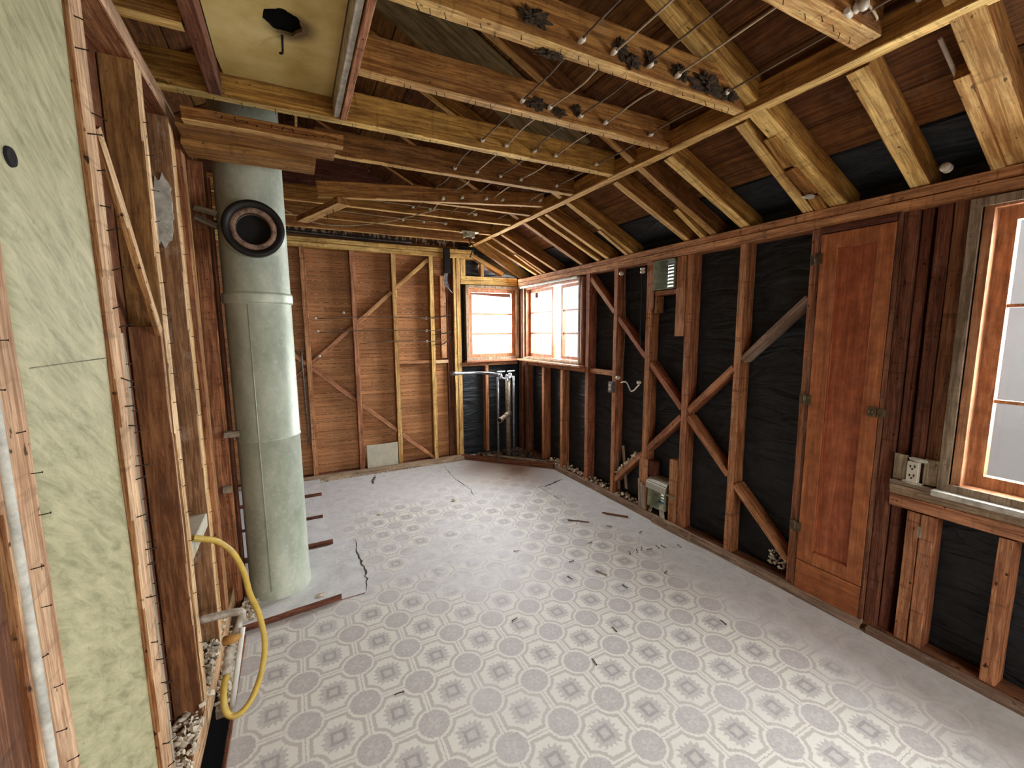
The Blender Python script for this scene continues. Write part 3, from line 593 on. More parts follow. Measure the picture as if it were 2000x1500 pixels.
# vents
def vent(ya, yb, za, zb, label, tilt):
    e = empty('wall_vent', (2.62, (ya+yb)/2, za)); tag(e, label, 'vent', 'metal wall vents'); L = -e.location
    bm = bmesh.new(); th = .003; x0, x1 = 2.60, 2.755
    boxb(bm, x0, x1, ya, ya+th, za, zb); boxb(bm, x0, x1, yb-th, yb, za, zb); boxb(bm, x0, x1, ya, yb, za, za+th); boxb(bm, x0, x1, ya, yb, zb-th, zb)
    o = mk('housing', bm, VENTM, e); o.location = L
    n_ = 7; me = None
    for k in range(n_):
        z0 = za+.012+(zb-za-.03)*k/n_
        bm = bmesh.new(); prism(bm, yb-ya-.01, .024, .003, 0); o = mk('louver', bm, VENTL, e)
        o.matrix_local = Matrix.Translation(Vector((2.755, (ya+yb)/2, z0+.012))+L) @ Matrix.Rotation(math.pi/2, 4, 'Z') @ Matrix.Rotation(-.75, 4, 'X')
    return e
vent(2.39, 2.597, 1.908, 2.132, 'green metal vent box set under the top plate', 0)
v2_ = vent(2.40, 2.585, .115, .33, 'battered vent box beside the floor with daylight in its louvers', 1)
bm = bmesh.new(); pts = [(2.592, .27), (2.598, .315), (2.62, .345), (2.66, .358), (2.71, .36)]
for (xa, za), (xb, zb) in zip(pts, pts[1:]):
    vs = [bm.verts.new(q) for q in ((xa, 2.388, za), (xa, 2.60, za), (xb, 2.60, zb), (xb, 2.388, zb))]; bm.faces.new(vs)
bmesh.ops.remove_doubles(bm, verts=bm.verts, dist=1e-4); bmesh.ops.solidify(bm, geom=list(bm.faces), thickness=.003)
o = mk('hood', bm, plain('hood_grey', (.46, .45, .38), .55, .3, 20, .1), v2_); o.location = -v2_.location
beam('paper_flap', (2.597, 2.41, .05), (2.62, 2.45, .15), .05, .004, CREAM, parent=v2_, up=(1, 0, 0)); beam('paper_flap', (2.61, 2.565, .06), (2.68, 2.565, .20), .03, .004, VENTM, parent=v2_, up=(1, 0, 0))
VG = 'blocking around the wall vents'
bx('vent_block', (2.602, 2.618), (2.60, 2.665), (1.76, 2.13), RED, 'thin board beside the upper vent, corner side', 'block', VG).data.materials[0] = LEFTW
bx('vent_block', (2.625, 2.70), (2.295, 2.60), (1.865, 1.902), RED, 'sill block under the upper vent', 'block', VG)
bx('vent_block', (2.625, 2.70), (2.575, 2.60), (1.73, 1.862), LEFTW, 'short hanging block under the upper vent', 'block', VG)
bx('vent_block', (2.612, 2.70), (2.293, 2.375), (1.545, 2.135), RED, 'long pale board between the upper vent and the centre stud', 'block', VG).data.materials[0] = LEFTW
bx('vent_block', (2.606, 2.619), (2.605, 2.70), (.05, .50), RED, 'stub board beside the lower vent, corner side', 'block', VG).data.materials[0] = RED
bx('vent_block', (2.63, 2.70), (2.555, 2.63), (.365, .49), DARKW, 'dark stub block above the lower vent', 'block', VG)
bx('vent_block', (2.61, 2.70), (2.293, 2.37), (.05, .57), RED, 'stub board on the centre stud beside the lower vent', 'block', VG)
for k in range(3): beam('lath_scrap', (2.597, 2.67-.026*k, .062), (2.600, 2.69-.026*k, .31-.02*k), .022, .006, PALEW, 'broken lath leaning beside the lower vent, %s' % ('corner side', 'middle', 'vent side')[k], 'lath', 'broken laths by the lower vent', up=(1, 0, 0))
bx('edge_block', (2.565, 2.583), (2.12, 2.50), (0, .075), PLATEW, 'loose kerb board on the floor in front of the lower vent', 'board')
bx('sill_scrap', (2.594, 2.608), (2.30, 2.40), (.265, .28), PALEW, 'splinter of pale wood sticking out by the lower vent', 'splinter')
# scraps in the bay beside the switch box
for k, (a, c_) in enumerate((((2.66, 3.01, .10), (2.65, 3.04, .44)), ((2.67, 2.92, .13), (2.68, 2.99, .52)))): beam('lath_scrap', a, c_, .03, .008, PALEW, 'loose lath standing in the rubble bay, %s' % ('shorter', 'longer')[k], 'lath', 'laths in the rubble bay', up=(1, 0, 0))
# switch box on stud with wires
e = empty('switch_box', (2.612, 3.07, 1.02)); tag(e, 'small metal switch box fixed to a stud, wire trailing from it', 'electrical box')
bm = bmesh.new(); boxb(bm, -.035, .0, -.028, .028, 0, .10); mk('box', bm, PIPEG, e)
bm = bmesh.new(); boxb(bm, -.042, -.036, -.012, .012, .02, .045); boxb(bm, -.042, -.036, -.012, .012, .055, .08); mk('contact', bm, PORC, e)
knob('porcelain_insulator', (2.64, 3.02, 1.16), (-1, -.3, 0), 1.0, 'porcelain knob just above the small switch box'); knob('porcelain_insulator', (2.64, 3.01, 2.09), (-1, -.4, 0), 1.0, 'porcelain knob near the top of the switch box stud')
knob('porcelain_insulator', (2.60, 2.72, 2.10), (0, 0, -1), 1.2, 'white porcelain tube end under the plate beside the upper vent'); knob('porcelain_insulator', (2.60, 2.71, 1.15), (-1, 0, 0), .8, 'porcelain knob on the stud across from the switch box')
tubeo('electrical_wire', spline([(2.66, 3.0, 2.08), (2.665, 2.99, 1.75), (2.67, 3.0, 1.4), (2.65, 3.01, 1.16)], 6), .005, WIRE, 'brown wire hanging beside the switch box stud', 'wire', n=6)
tubeo('electrical_wire', spline([(2.60, 2.725, 2.08), (2.61, 2.73, 1.8), (2.62, 2.74, 1.5), (2.66, 2.72, 1.3)], 6), .006, CABLE, 'dark blue-black cable hanging beside the vent stud', 'wire', n=6)
tubeo('electrical_wire', spline([(2.63, 2.98, 1.12), (2.62, 2.90, 1.13), (2.61, 2.82, 1.06), (2.60, 2.72, 1.13)], 8), .006, PORC, 'white wire looping between the switch box and next stud', 'wire', n=6)
# narrow cupboard door
dr = empty('cupboard_door', (2.60, 1.21, .06)); tag(dr, 'tall narrow orange-brown panelled cupboard door with three hinges', 'door')
bm = bmesh.new()
for a in ((1.29, 1.372, .235, 2.10), (1.045, 1.115, .235, 2.10), (1.115, 1.29, 2.02, 2.10), (1.115, 1.29, .235, .31)): boxb(bm, 2.595, 2.622, a[0], a[1], a[2], a[3])
bmesh.ops.bevel(bm, geom=[e_ for e_ in bm.edges], offset=.002, segments=1, affect='EDGES')
o = mk('frame', bm, DOORV, dr); o.location = -dr.location
bm = bmesh.new(); boxb(bm, 2.612, 2.62, 1.11, 1.295, .30, 2.03); o = mk('panel', bm, DOORV, dr); o.location = -dr.location
bm = bmesh.new()
for a in ((1.113, 1.120, .31, 2.02), (1.285, 1.291, .31, 2.02), (1.115, 1.29, .308, .315), (1.115, 1.29, 2.014, 2.021)): boxb(bm, 2.603, 2.613, a[0], a[1], a[2], a[3])
o = mk('moulding', bm, DOORV, dr); o.location = -dr.location
bm = bmesh.new(); boxb(bm, 2.597, 2.62, 1.045, 1.372, .05, .23); o = mk('bottom_board', bm, DOORW, dr); o.location = -dr.location
for z in (1.945, 1.165, .405):
    bm = bmesh.new(); boxb(bm, 2.589, 2.595, 1.36, 1.395, z, z+.055); boxb(bm, 2.589, 2.616, 1.397, 1.42, z, z+.055); lathe(bm, [(.001, z-.004), (.006, z-.004), (.006, z+.06), (.001, z+.06)], c=(2.588, 1.39, 0), n=10)
    o = mk('hinge', bm, BRASS, dr); o.location = -dr.location
bm = bmesh.new(); boxb(bm, 2.585, 2.595, 1.05, 1.085, 1.15, 1.20); boxb(bm, 2.588, 2.60, 1.012, 1.045, 1.155, 1.195); lathe(bm, [(.001, 2.57), (.01, 2.572), (.012, 2.58), (.005, 2.586)], 'x', c=(0, 1.068, 1.175), n=12)
o = mk('latch', bm, BRASS, dr); o.location = -dr.location
bx('door_jamb', (2.60, 2.715), (1.375, 1.393), (.045, 2.14), DARKW, 'dark jamb at the hinge side of the narrow door', 'jamb', 'jambs of the narrow door')
bx('door_jamb', (2.595, 2.715), (1.031, 1.043), (.045, 2.14), DARKW, 'dark jamb at the latch side of the narrow door', 'jamb', 'jambs of the narrow door')
bx('door_head', (2.59, 2.71), (1.045, 1.373), (2.105, 2.138), DARKW, 'head board over the narrow door', 'board')
# outlet and its backing boards
bx('outlet_backing', (2.605, 2.618), (.915, .965), (.862, .985), PALEW, 'thick broken board at the door side of the outlet', 'board', 'boards around the outlet')
bx('outlet_backing', (2.604, 2.618), (.80, .853), (.865, .985), PALEW, 'broken plaster board at the window side of the outlet', 'board', 'boards around the outlet')
bx('outlet_ledge', (2.585, 2.618), (.78, .965), (.838, .857), PALEW, 'splintered ledge under the outlet', 'board')
e = empty('wall_outlet', (2.59, .885, .865)); tag(e, 'ivory double electrical outlet amid broken plaster', 'outlet')
bm = bmesh.new(); boxb(bm, -.008, .02, -.021, .021, .0, .10); bmesh.ops.bevel(bm, geom=list(bm.edges), offset=.002, segments=1, affect='EDGES'); rcp = mk('receptacle', bm, IVORY, e)
for z in (.018, .062):
    for dy, hh, ww in ((-.008, .013, .0022), (.008, .011, .0022)):
        bm = bmesh.new(); boxb(bm, -.0095, -.0075, dy-ww, dy+ww, z+.010, z+.010+hh); mk('slot', bm, SOOT, rcp)
    bm = bmesh.new(); lathe(bm, [(.0001, -.0098), (.004, -.0096), (.004, -.007)], 'x', c=(0, 0, z+.003), n=10); mk('slot', bm, SOOT, rcp)
def chunk(name, loc, s, mat, lab, cat, seed, grp=None):
    bm = bmesh.new(); bmesh.ops.create_icosphere(bm, subdivisions=2, radius=1)
    for v_ in bm.verts: k_ = .8+.45*noise.noise(v_.co*1.7+Vector((seed*3.1, 0, 0))); v_.co = Vector((v_.co.x*s[0]*k_, v_.co.y*s[1]*k_, v_.co.z*s[2]*k_))
    o = mk(name, bm, mat); o.location = loc; return tag(o, lab, cat, grp)
chunk('plaster_lump', (2.595, .872, .975), (.012, .045, .012), WHITEP, 'jagged plaster lump above the outlet', 'plaster', 1); chunk('plaster_lump', (2.59, .885, .862), (.015, .05, .009), WHITEP, 'crumbled plaster lump below the outlet', 'plaster', 2)
bx('splinter', (2.60, 2.607), (.835, .85), (.60, .655), PALEW, 'pale splinter stuck to the doubled stud below the outlet', 'splinter')

# ================================================================== WINDOWS
def frame_x(bm, x0, x1, ya, yb, za, zb, wd):     # rectangular frame in a plane of constant x
    boxb(bm, x0, x1, ya, yb, za, za+wd); boxb(bm, x0, x1, ya, yb, zb-wd, zb); boxb(bm, x0, x1, ya, ya+wd, za+wd, zb-wd); boxb(bm, x0, x1, yb-wd, yb, za+wd, zb-wd)
def frame_y(bm, y0, y1, xa, xb, za, zb, wd):
    boxb(bm, xa, xb, y0, y1, za, za+wd); boxb(bm, xa, xb, y0, y1, zb-wd, zb); boxb(bm, xa, xa+wd, y0, y1, za+wd, zb-wd); boxb(bm, xb-wd, xb, y0, y1, za+wd, zb-wd)
def stm(name, bm, mat, par=None): o = mk(name, bm, mat, par); return st(o) if par is None else o
# window_1: fixed sash in the back wall near the corner
w1 = st(empty('window_1', (2.25, 4.98, 1.25)))
def ch(par, name, bm, mat): o = mk(name, bm, mat, par); o.location = -par.location; return o
bm = bmesh.new(); frame_y(bm, 4.93, 5.06, 1.905, 2.60, 1.235, 2.135, .028); ch(w1, 'frame', bm, FRAMEW)
bm = bmesh.new(); frame_y(bm, 4.965, 5.01, 1.935, 2.572, 1.265, 2.105, .042); ch(w1, 'sash', bm, FRAMEW)
bm = bmesh.new(); frame_y(bm, 4.915, 4.93, 1.885, 2.61, 1.235, 2.145, .030); ch(w1, 'casing', bm, PALEV)
for z in (1.80, 1.555):
    bm = bmesh.new(); boxb(bm, 1.977, 2.53, 4.975, 5.0, z-.009, z+.009); ch(w1, 'muntin', bm, FRAMEW)
for a, c_ in ((1.307, 1.549), (1.561, 1.794), (1.806, 2.063)):
    bm = bmesh.new(); boxb(bm, 1.977, 2.53, 4.986, 4.989, a, c_); ch(w1, 'pane', bm, GLASS)
bm = bmesh.new(); boxb(bm, 1.87, 2.60, 4.87, 4.96, 1.213, 1.234); ch(w1, 'window_sill', bm, FRAMEW)
# window_2: pair of casements in the right wall near the corner
w2_ = st(empty('window_2', (2.66, 4.2, 1.25)))
bm = bmesh.new(); frame_x(bm, 2.625, 2.76, 3.57, 4.79, 1.235, 2.13, .035); ch(w2_, 'frame', bm, FRAMEW)
bm = bmesh.new(); frame_x(bm, 2.605, 2.62, 3.60, 4.80, 1.24, 2.135, .022); ch(w2_, 'casing', bm, PALEV)
def sash(ya, yb, swing):
    e = empty('sash', (2.69, ya if swing > 0 else yb, 1.28)); e.parent = w2_; e.location = Vector((2.69, ya if swing > 0 else yb, 1.28)) - w2_.location
    L = -Vector((2.69, ya if swing > 0 else yb, 1.28)); bm = bmesh.new(); frame_x(bm, 2.675, 2.71, ya, yb, 1.275, 2.09, .036)
    for z in (1.56, 1.81): boxb(bm, 2.682, 2.702, ya+.036, yb-.036, z-.010, z+.010)
    o = mk('sash', bm, FRAMEW, w2_); o.location = -w2_.location; bpy.data.objects.remove(e)
    bm = bmesh.new(); boxb(bm, 2.690, 2.693, ya+.034, yb-.034, 1.31, 2.056); p = mk('pane', bm, GLASS, o); return o
sash(4.20, 4.755, 1); sash(3.61, 4.04, -1)
bm = bmesh.new(); boxb(bm, 2.55, 2.66, 3.53, 4.86, 1.218, 1.236); ch(w2_, 'window_sill', bm, FRAMEW)
bx('window_header', (2.58, 2.60), (3.62, 4.84), (2.118, 2.138), WHITEP, 'white strip across the head of the casement windows', 'strip')
# window_3: side window near the camera
w3 = st(empty('window_3', (2.66, .2, .9)))
bm = bmesh.new(); frame_x(bm, 2.60, 2.76, -.33, .755, .865, 2.115, .03); ch(w3, 'frame', bm, FRAMEW)
bm = bmesh.new(); frame_x(bm, 2.585, 2.60, -.36, .795, .86, 2.13, .035); ch(w3, 'casing', bm, PALEV)
bm = bmesh.new(); frame_x(bm, 2.66, 2.70, -.30, .725, .895, 2.085, .052); ch(w3, 'sash', bm, FRAMEW)
for z in (1.28, 1.685):
    bm = bmesh.new(); boxb(bm, 2.67, 2.69, -.25, .675, z-.007, z+.007); ch(w3, 'muntin', bm, FRAMEW)
for a, c_ in ((.945, 1.273), (1.287, 1.678), (1.692, 2.035)):
    bm = bmesh.new(); boxb(bm, 2.679, 2.682, -.25, .675, a, c_); ch(w3, 'pane', bm, GLASS)
bm = bmesh.new(); boxb(bm, 2.545, 2.66, -.5, .80, .838, .862); ch(w3, 'window_sill', bm, WHITEP)
# pale neighbouring wall outside the side window
bm = bmesh.new(); boxb(bm, 4.9, 5.0, -3.5, 2.6, -.3, 4.5); st(mk('wall_outside', bm, plain('outside_stucco', (.60, .61, .62), .9, 0, 3, .03)))
# outside ground
bm = bmesh.new(); boxb(bm, -12, 14, -12, 20, -.6, -.5); st(mk('ground', bm, plain('outside_ground', (.45, .44, .40), .9, 0, 2, .1)))

# ================================================================== BACK WALL FRAMING
EV[0] = Vector((0, -1, 0))
KG = 'studs of the lath wall'
bx('top_plate', (-1.5, 2.06), (4.945, 5.04), (2.455, 2.505), GOLD, 'lower plate board on the lath wall', 'plate')
bx('top_plate', (-1.5, 2.00), (4.935, 5.04), (2.507, 2.555), GOLD, 'upper plate board on the lath wall', 'plate')
bx('bottom_plate', (-1.5, 1.80), (4.86, 4.945), (0, .05), PLATEW, 'scuffed plate on the floor along the lath wall', 'plate')
bx('bottom_plate', (-1.5, 1.85), (4.948, 5.04), (.0, .045), DARKW, 'dark sole plate under the lath wall studs', 'plate')
BX = [.13, .61, 1.045, 1.475]
for x, lab in ((-.28, 'stud half hidden by the flue'), (.13, 'stud where the crossed braces meet, beside the flue'), (.61, 'stud at the edge of the cream patch, flue side'), (1.045, 'stud at the edge of the cream patch, window side'), (1.475, 'stud meeting the top of the rising brace')):
    bx('wall_stud', (x-.025, x+.025), (4.95, 5.04), (.045, 2.455), GOLD if x > 1 else RED, lab, 'stud', KG)
bx('wall_stud', (1.585, 1.655), (4.985, 5.03), (1.27, 2.24), RED, 'reddish board behind the black fuse box', 'stud', KG)
bx('wall_stud', (1.74, 1.775), (4.95, 5.04), (.045, 2.455), GOLD, 'doubled stud beside the corner window, wall side', 'stud', KG)
bx('wall_stud', (1.778, 1.83), (4.945, 5.035), (.045, 2.455), GOLD, 'doubled stud beside the corner window, window side', 'stud', KG)
bx('wall_stud', (2.14, 2.185), (4.95, 5.04), (.045, 1.16), RED, 'short stud under the corner window, behind the pipes', 'stud', KG)
bx('wall_stud', (1.835, 1.90), (4.95, 5.035), (2.255, 2.45), GOLD, 'short upright over the corner window, wall side', 'stud', KG)
bx('wall_stud', (2.10, 2.145), (4.955, 5.035), (2.255, 2.46), GOLD, 'short upright over the corner window, middle', 'stud', KG)
bx('window_header', (1.835, 2.60), (4.95, 5.035), (2.205, 2.252), GOLD, 'upper header board over the corner window', 'header'); bx('window_header', (1.835, 2.60), (4.95, 5.035), (2.155, 2.203), GOLD, 'lower header board over the corner window', 'header')
beam('gable_rafter', (1.98, 4.985, slope(1.98)-.085), (2.40, 4.985, slope(2.40)-.065), .085, .05, GOLD, 'sloping board closing the gable over the corner window', 'board', up=RU)
rafter(4.84, 4.89, 1.9, 2.70, GOLD, 'end rafter against the corner gable', SHORT)
bx('window_rail', (1.835, 2.60), (4.95, 5.035), (1.16, 1.21), RED, 'rail under the corner window behind the taps', 'rail')
bx('wall_rail', (1.075, 1.45), (4.97, 5.03), (1.215, 1.255), RED, 'horizontal block between two lath wall studs', 'rail').data.materials[0] = LEFTW
bx('wall_rail', (1.505, 1.66), (4.97, 5.03), (1.21, 1.25), LEFTW, 'short horizontal block below the fuse box cables', 'rail')
EG = 'cut-in diagonal braces of the lath wall'
def bbr(xa, xb, za, zb, lab, m_=RED): beam('diagonal_brace', (xa, 4.998, za), (xb, 4.998, zb), .045, .05, m_, lab, 'brace', EG, up=(0, 1, 0))
up_ = lambda x: 1.24 + (x-.13)*.895; dn_ = lambda x: 1.24 - (x-.13)*.90
for i, nm in enumerate(('lowest', 'middle', 'top')): xa, xb = BX[i]+.027, BX[i+1]-.027; bbr(xa, xb, up_(xa), up_(xb), 'rising brace on the lath wall, %s piece' % nm, RED if i < 2 else GOLD)
for i, nm in enumerate(('upper', 'middle', 'lowest')): xa, xb = BX[i]+.027, BX[i+1]-.027; bbr(xa, xb, dn_(xa), dn_(xb), 'falling brace on the lath wall, %s piece' % nm)
bbr(-.25, .103, up_(-.25), up_(.103), 'lower brace stub showing beside the flue'); bbr(-.25, .103, dn_(-.25), dn_(.103), 'upper brace stub showing beside the flue')
tag(bx('patch_board', (.66, 1.005), (4.925, 4.943), (.052, .315), CREAM), 'cream board patch leaning low on the lath wall', 'board')
# wiring on the lath wall
for k, (z, x0) in enumerate(((1.745, .24), (1.60, .235), (1.475, .65))):
    tubeo('electrical_wire', spline([(x0, 4.935, z-.01), ((x0+1.4)/2, 4.932, z+.012), (1.43, 4.935, z), (1.60, 4.95, z+.02)], 6), .005, WIRE, 'dark wire across the lath wall, %s of three' % ('uppermost', 'middle', 'lowest')[k], 'wire', 'wires across the lath wall', n=6)
    knob('porcelain_insulator', (1.405, 5.0, z), (0, -1, 0), .9, 'knob on the lath wall by the brace-top stud, %s of three' % ('uppermost', 'middle', 'lowest')[k], 'knobs on the lath wall')
for k, (x, z) in enumerate(((.22, 1.74), (.235, 1.60), (.50, 1.80), (.235, 1.34))): knob('porcelain_insulator', (x, 5.0, z), (0, -1, 0), .8, ('knob next to the crossed-brace stud, upper', 'knob next to the crossed-brace stud, lower', 'knob beside the rising brace', 'knob just above the brace crossing')[k], 'knobs on the lath wall')
fb = empty('fuse_box', (1.66, 4.93, 2.27)); tag(fb, 'narrow black box on the plate with cables curling beneath', 'electrical box')
bm = bmesh.new(); boxb(bm, -.04, .035, -.03, .013, .0, .28); bmesh.ops.bevel(bm, geom=list(bm.edges), offset=.004, segments=1, affect='EDGES'); mk('housing', bm, BLKM, fb)
for k in range(4): tubeo('cable', spline([(1.635+.012*k, 4.93, 2.28), (1.62+.012*k, 4.93, 2.2), (1.64+.015*k, 4.93, 2.12-.012*k), (1.70+.01*k, 4.95, 2.075-.01*k)], 6), .005, PIPEG, parent=fb, n=6)
bx('shaded_gap_board', (1.665, 1.735), (5.0, 5.04), (.045, 2.45), DARKW, 'dark board standing for the shaded gap beside the doubled stud', 'board')  # dark board puts the shade of the gap into its colour
for k, z in enumerate((1.76, 1.56, 1.44)): tubeo('cable_stub', spline([(1.50, 4.935, z), (1.60, 4.94, z+.005), (1.70, 4.96, z+(.03 if k < 2 else .09))], 5), .007, BLKM, 'black cable end under the fuse box, %s' % ('uppermost', 'middle', 'lowest')[k], 'cable', 'cable ends under the fuse box', n=6)
tubeo('conduit', [(.065, 4.965, 1.42), (.065, 4.965, 1.30), (.085, 4.965, .40)], .009, PIPEG, 'thin conduit dropping beside the brace crossing', 'pipe')

# ================================================================== CORNER PLUMBING
PY = 4.55
def pz(px, py, pl):   # point in the image frame -> plane y = pl
    v_ = R @ Vector((px-1000, -(py-750), -833.165)); k_ = (pl-CAM.y)/v_.y; return CAM + v_*k_
kit = empty('water_taps', (2.24, PY, 1.06)); tag(kit, 'bluish chromed pair of sink taps on upright pipes', 'taps')
bm = bmesh.new()
for cx_ in (2.16, 2.29):
    lathe(bm, [(.001, 1.02), (.022, 1.025), (.028, 1.05), (.024, 1.075), (.012, 1.09), (.001, 1.09)], c=(cx_, PY, 0), n=14)
    tube(bm, [(cx_-.05, PY-.02, 1.11), (cx_+.05, PY-.02, 1.115)], .009, 8); tube(bm, [(cx_, PY, 1.08), (cx_, PY-.02, 1.112)], .008, 8)
tube(bm, spline([(2.16, PY-.02, 1.05), (2.20, PY-.04, 1.03), (2.225, PY-.04, 1.07), (2.25, PY-.04, 1.03), (2.29, PY-.02, 1.05)], 6), .010, 8)
tube(bm, spline([(2.225, PY-.04, 1.03), (2.225, PY-.06, 1.0)], 4), .010, 8)
ch(kit, 'valve', bm, CHROME)
for xx in (2.125, 2.335): tubeo('riser', [(xx, PY, 1.05), (xx, PY, .0)], .013, PIPEG, parent=kit)
dp = empty('drain_pipe', (2.275, PY+.03, 0)); tag(dp, 'thick dark drain pipe with a stub arm in the corner', 'pipe')
tubeo('pipe', [(2.275, PY+.03, 1.06), (2.275, PY+.03, 0)], .03, DRAINM, parent=dp, n=16)
bm = bmesh.new(); p0, p1 = Vector((2.275, PY+.01, .60)), Vector((2.04, PY-.22, .575)); tube(bm, [p0, p0.lerp(p1, .45), p0.lerp(p1, .45), p0.lerp(p1, .85), p0.lerp(p1, .86), p1], .02, 14, rr=[.034, .030, .026, .024, .031, .031])
darm = ch(dp, 'drain_arm', bm, DRAINM)
bm = bmesh.new(); q = (p1-p0).normalized(); tube(bm, [p1+q*.0005, p1+q*.001], .022, 14); mk('bore', bm, SOOT, darm)
tubeo('water_pipe', [(1.63, 4.80, 1.095), (1.72, 4.80, 1.093), (1.72, 4.80, 1.093), (2.0, 4.78, 1.085), (2.10, 4.70, 1.08), (2.15, 4.58, 1.075)], .02, PIPEG, 'grey horizontal pipe capped below the corner window', 'pipe', rr=[.024, .024, .018, .018, .018, .016])
# diagonal kerb across the corner and the rubble behind it
beam('corner_kerb', (1.79, 4.92, .03), (2.60, 4.06, .03), .03, .06, DARKW, 'dark kerb crossing the corner in front of the pipes', 'board')
beam('corner_batten', (2.05, 4.70, .075), (2.58, 4.20, .045), .02, .025, PALEW, 'loose batten lying on the rubble behind the corner kerb', 'board')
def rubble(name, n, fn, mat, lab, seed, s=(.006, .022)):
    r_ = random.Random(seed); bm = bmesh.new()
    for _ in range(n):
        c_ = Vector(fn(r_)); k_ = r_.uniform(*s); g_ = bmesh.ops.create_cube(bm, size=1) if r_.random() < .5 else bmesh.ops.create_icosphere(bm, subdivisions=1, radius=.6)
        M = Matrix.Translation(c_) @ Matrix.Rotation(r_.uniform(0, 6), 4, Vector((r_.random(), r_.random(), r_.random()+.1)).normalized()) @ Matrix.Diagonal((k_*r_.uniform(.6, 2.2), k_, k_*r_.uniform(.3, .9), 1))
        bmesh.ops.transform(bm, matrix=M, verts=g_['verts'])
    o = mk(name, bm, mat); return tag(o, lab, 'rubble', kind='stuff')
def fcorner(r_):
    while True:
        x, y = r_.uniform(1.85, 2.60), r_.uniform(4.1, 4.9)
        if (x-1.79)/.81 + (y-4.06)/.86 > 1.08: return (x, y, r_.uniform(.0, .05))
rubble('plaster_rubble', 520, fcorner, plain('corner_rubble', (.20, .13, .09), .95, 0, 8, .4, col2=(.05, .035, .028)), 'dirty rubble piled behind the corner kerb around the pipes', 3, (.012, .035))
rubble('plaster_rubble', 260, lambda r_: (r_.uniform(2.625, 2.70), r_.uniform(2.75, 4.2), .05+r_.random()**2*.04), PLASTER, 'pale rubble strewn along the sole plate by the casement wall', 4, (.008, .022))
rubble('plaster_rubble', 150, lambda r_: (lambda y: (r_.uniform(2.63, 2.70), y, .235+(3.04-y)*.985+r_.random()**2*.04))(r_.uniform(2.78, 3.03)), PLASTER, 'pale rubble heaped on the lowest brace beside the loose laths', 5, (.008, .022))
rubble('plaster_rubble', 60, lambda r_: (r_.uniform(2.63, 2.69), r_.uniform(1.44, 1.56), .10+r_.random()**2*.10), PLASTER, 'rubble caught at the foot of the brace near the narrow door', 6, (.006, .016))
rubble('plaster_rubble', 200, lambda r_: (r_.uniform(-.3, 1.6), r_.uniform(4.84, 4.87), r_.random()*.012), PLASTER, 'crumbs along the foot of the lath wall plate', 8, (.004, .012))

# ================================================================== LEFT WALL
EV[0] = Vector((1, 0, 0))
LG = 'studs of the flue-side wall'
def lst(y0, y1, z0, z1, lab, mat=LEFTW, x0=-.495, x1=-.40, g=LG): return bx('wall_stud', (x0, x1), (y0, y1), (z0, z1), mat, lab, 'stud', g)
bx('top_plate', (-.50, -.40), (-1.8, 2.93), (2.475, 2.53), LEFTW, 'lower plate board above the flue-side studs', 'plate'); bx('top_plate', (-.50, -.42), (-1.8, 2.93), (2.533, 2.59), LEFTW, 'upper plate board above the flue-side studs', 'plate')
bx('bottom_plate', (-.495, -.40), (-1.8, 2.79), (.03, .13), LEFTW, 'sole plate under the flue-side studs, heaped with plaster', 'plate')
sA = lst(1.385, 1.465, .13, 2.475, 'wide nail-studded stud beside the mottled green duct'); sA2 = bx('shim_strip', (-.435, -.402), (1.467, 1.495), (.13, 1.60), PALEW, 'nailed shim strip along the lower part of the wide stud', 'strip')
sB = lst(1.885, 1.95, .13, 2.475, 'deep brown-faced stud with a pale edge, second bay', BROWNW); bx('backing_board', (-.492, -.404), (1.862, 1.883), (.14, 1.62), LEFTW, 'lower facing board on the deep brown stud', 'board').data.materials[0] = BROWNW
sC = lst(2.29, 2.345, .13, 2.475, 'bright-edged dusty stud carrying the torn plaster', DUSTW); lst(2.355, 2.41, .13, 2.475, 'stud doubled tight behind the bright-edged one', GOLD, -.492, -.405)
lst(2.535, 2.60, .13, 2.475, 'orange stud between the bright edge and the end post', RED, -.49, -.403); lst(2.61, 2.66, .13, 2.475, 'orange stud doubled next to the end post', GOLD, -.49, -.41)
pE = bx('end_post', (-.455, -.362), (2.80, 2.92), (0, 2.475), RED, 'red nail-pitted post ending the wall behind the flue', 'post')
rn = random.Random(4)
nails(sA, [(-.401, rn.uniform(1.39, 1.46), .3+2.1*i/26+rn.uniform(-.03, .03)) for i in range(26)], (1, 0, 0), .02); nails(sA2, [(-.403, 1.48, .2+1.38*i/22) for i in range(22)], (1, 0, 0), .014)
nails(sB, [(-.401, rn.uniform(1.89, 1.94), .3+2.1*i/20) for i in range(20)], (1, 0, 0), .016); nails(sC, [(-.401, rn.uniform(2.295, 2.34), .3+2.1*i/18) for i in range(18)], (1, 0, 0), .014)
nails(pE, [(rn.uniform(-.40, -.375), 2.801, .3+2.1*i/24) for i in range(24)], (0, -1, 0), .014)
beam('diagonal_brace', (-.412, 1.50, 2.115), (-.412, 1.875, 1.60), .035, .018, LEFTW, 'thin diagonal brace crossing the bay beside the deep brown stud', 'brace', up=(1, 0, 0))
bx('fire_block', (-.49, -.402), (1.955, 2.285), (.72, .785), CREAM, 'cream block wedged between studs above the yellow hose', 'block')
bm = bmesh.new(); rg = random.Random(8); ring = []
for k in range(30):
    a = 2*math.pi*k/30; ring.append(bm.verts.new((-.447+.043*math.cos(a)*(1+rg.uniform(-.2, .1)), 2.278, 2.10+.13*math.sin(a)*(1+rg.uniform(-.2, .2))+.03*math.cos(a))))
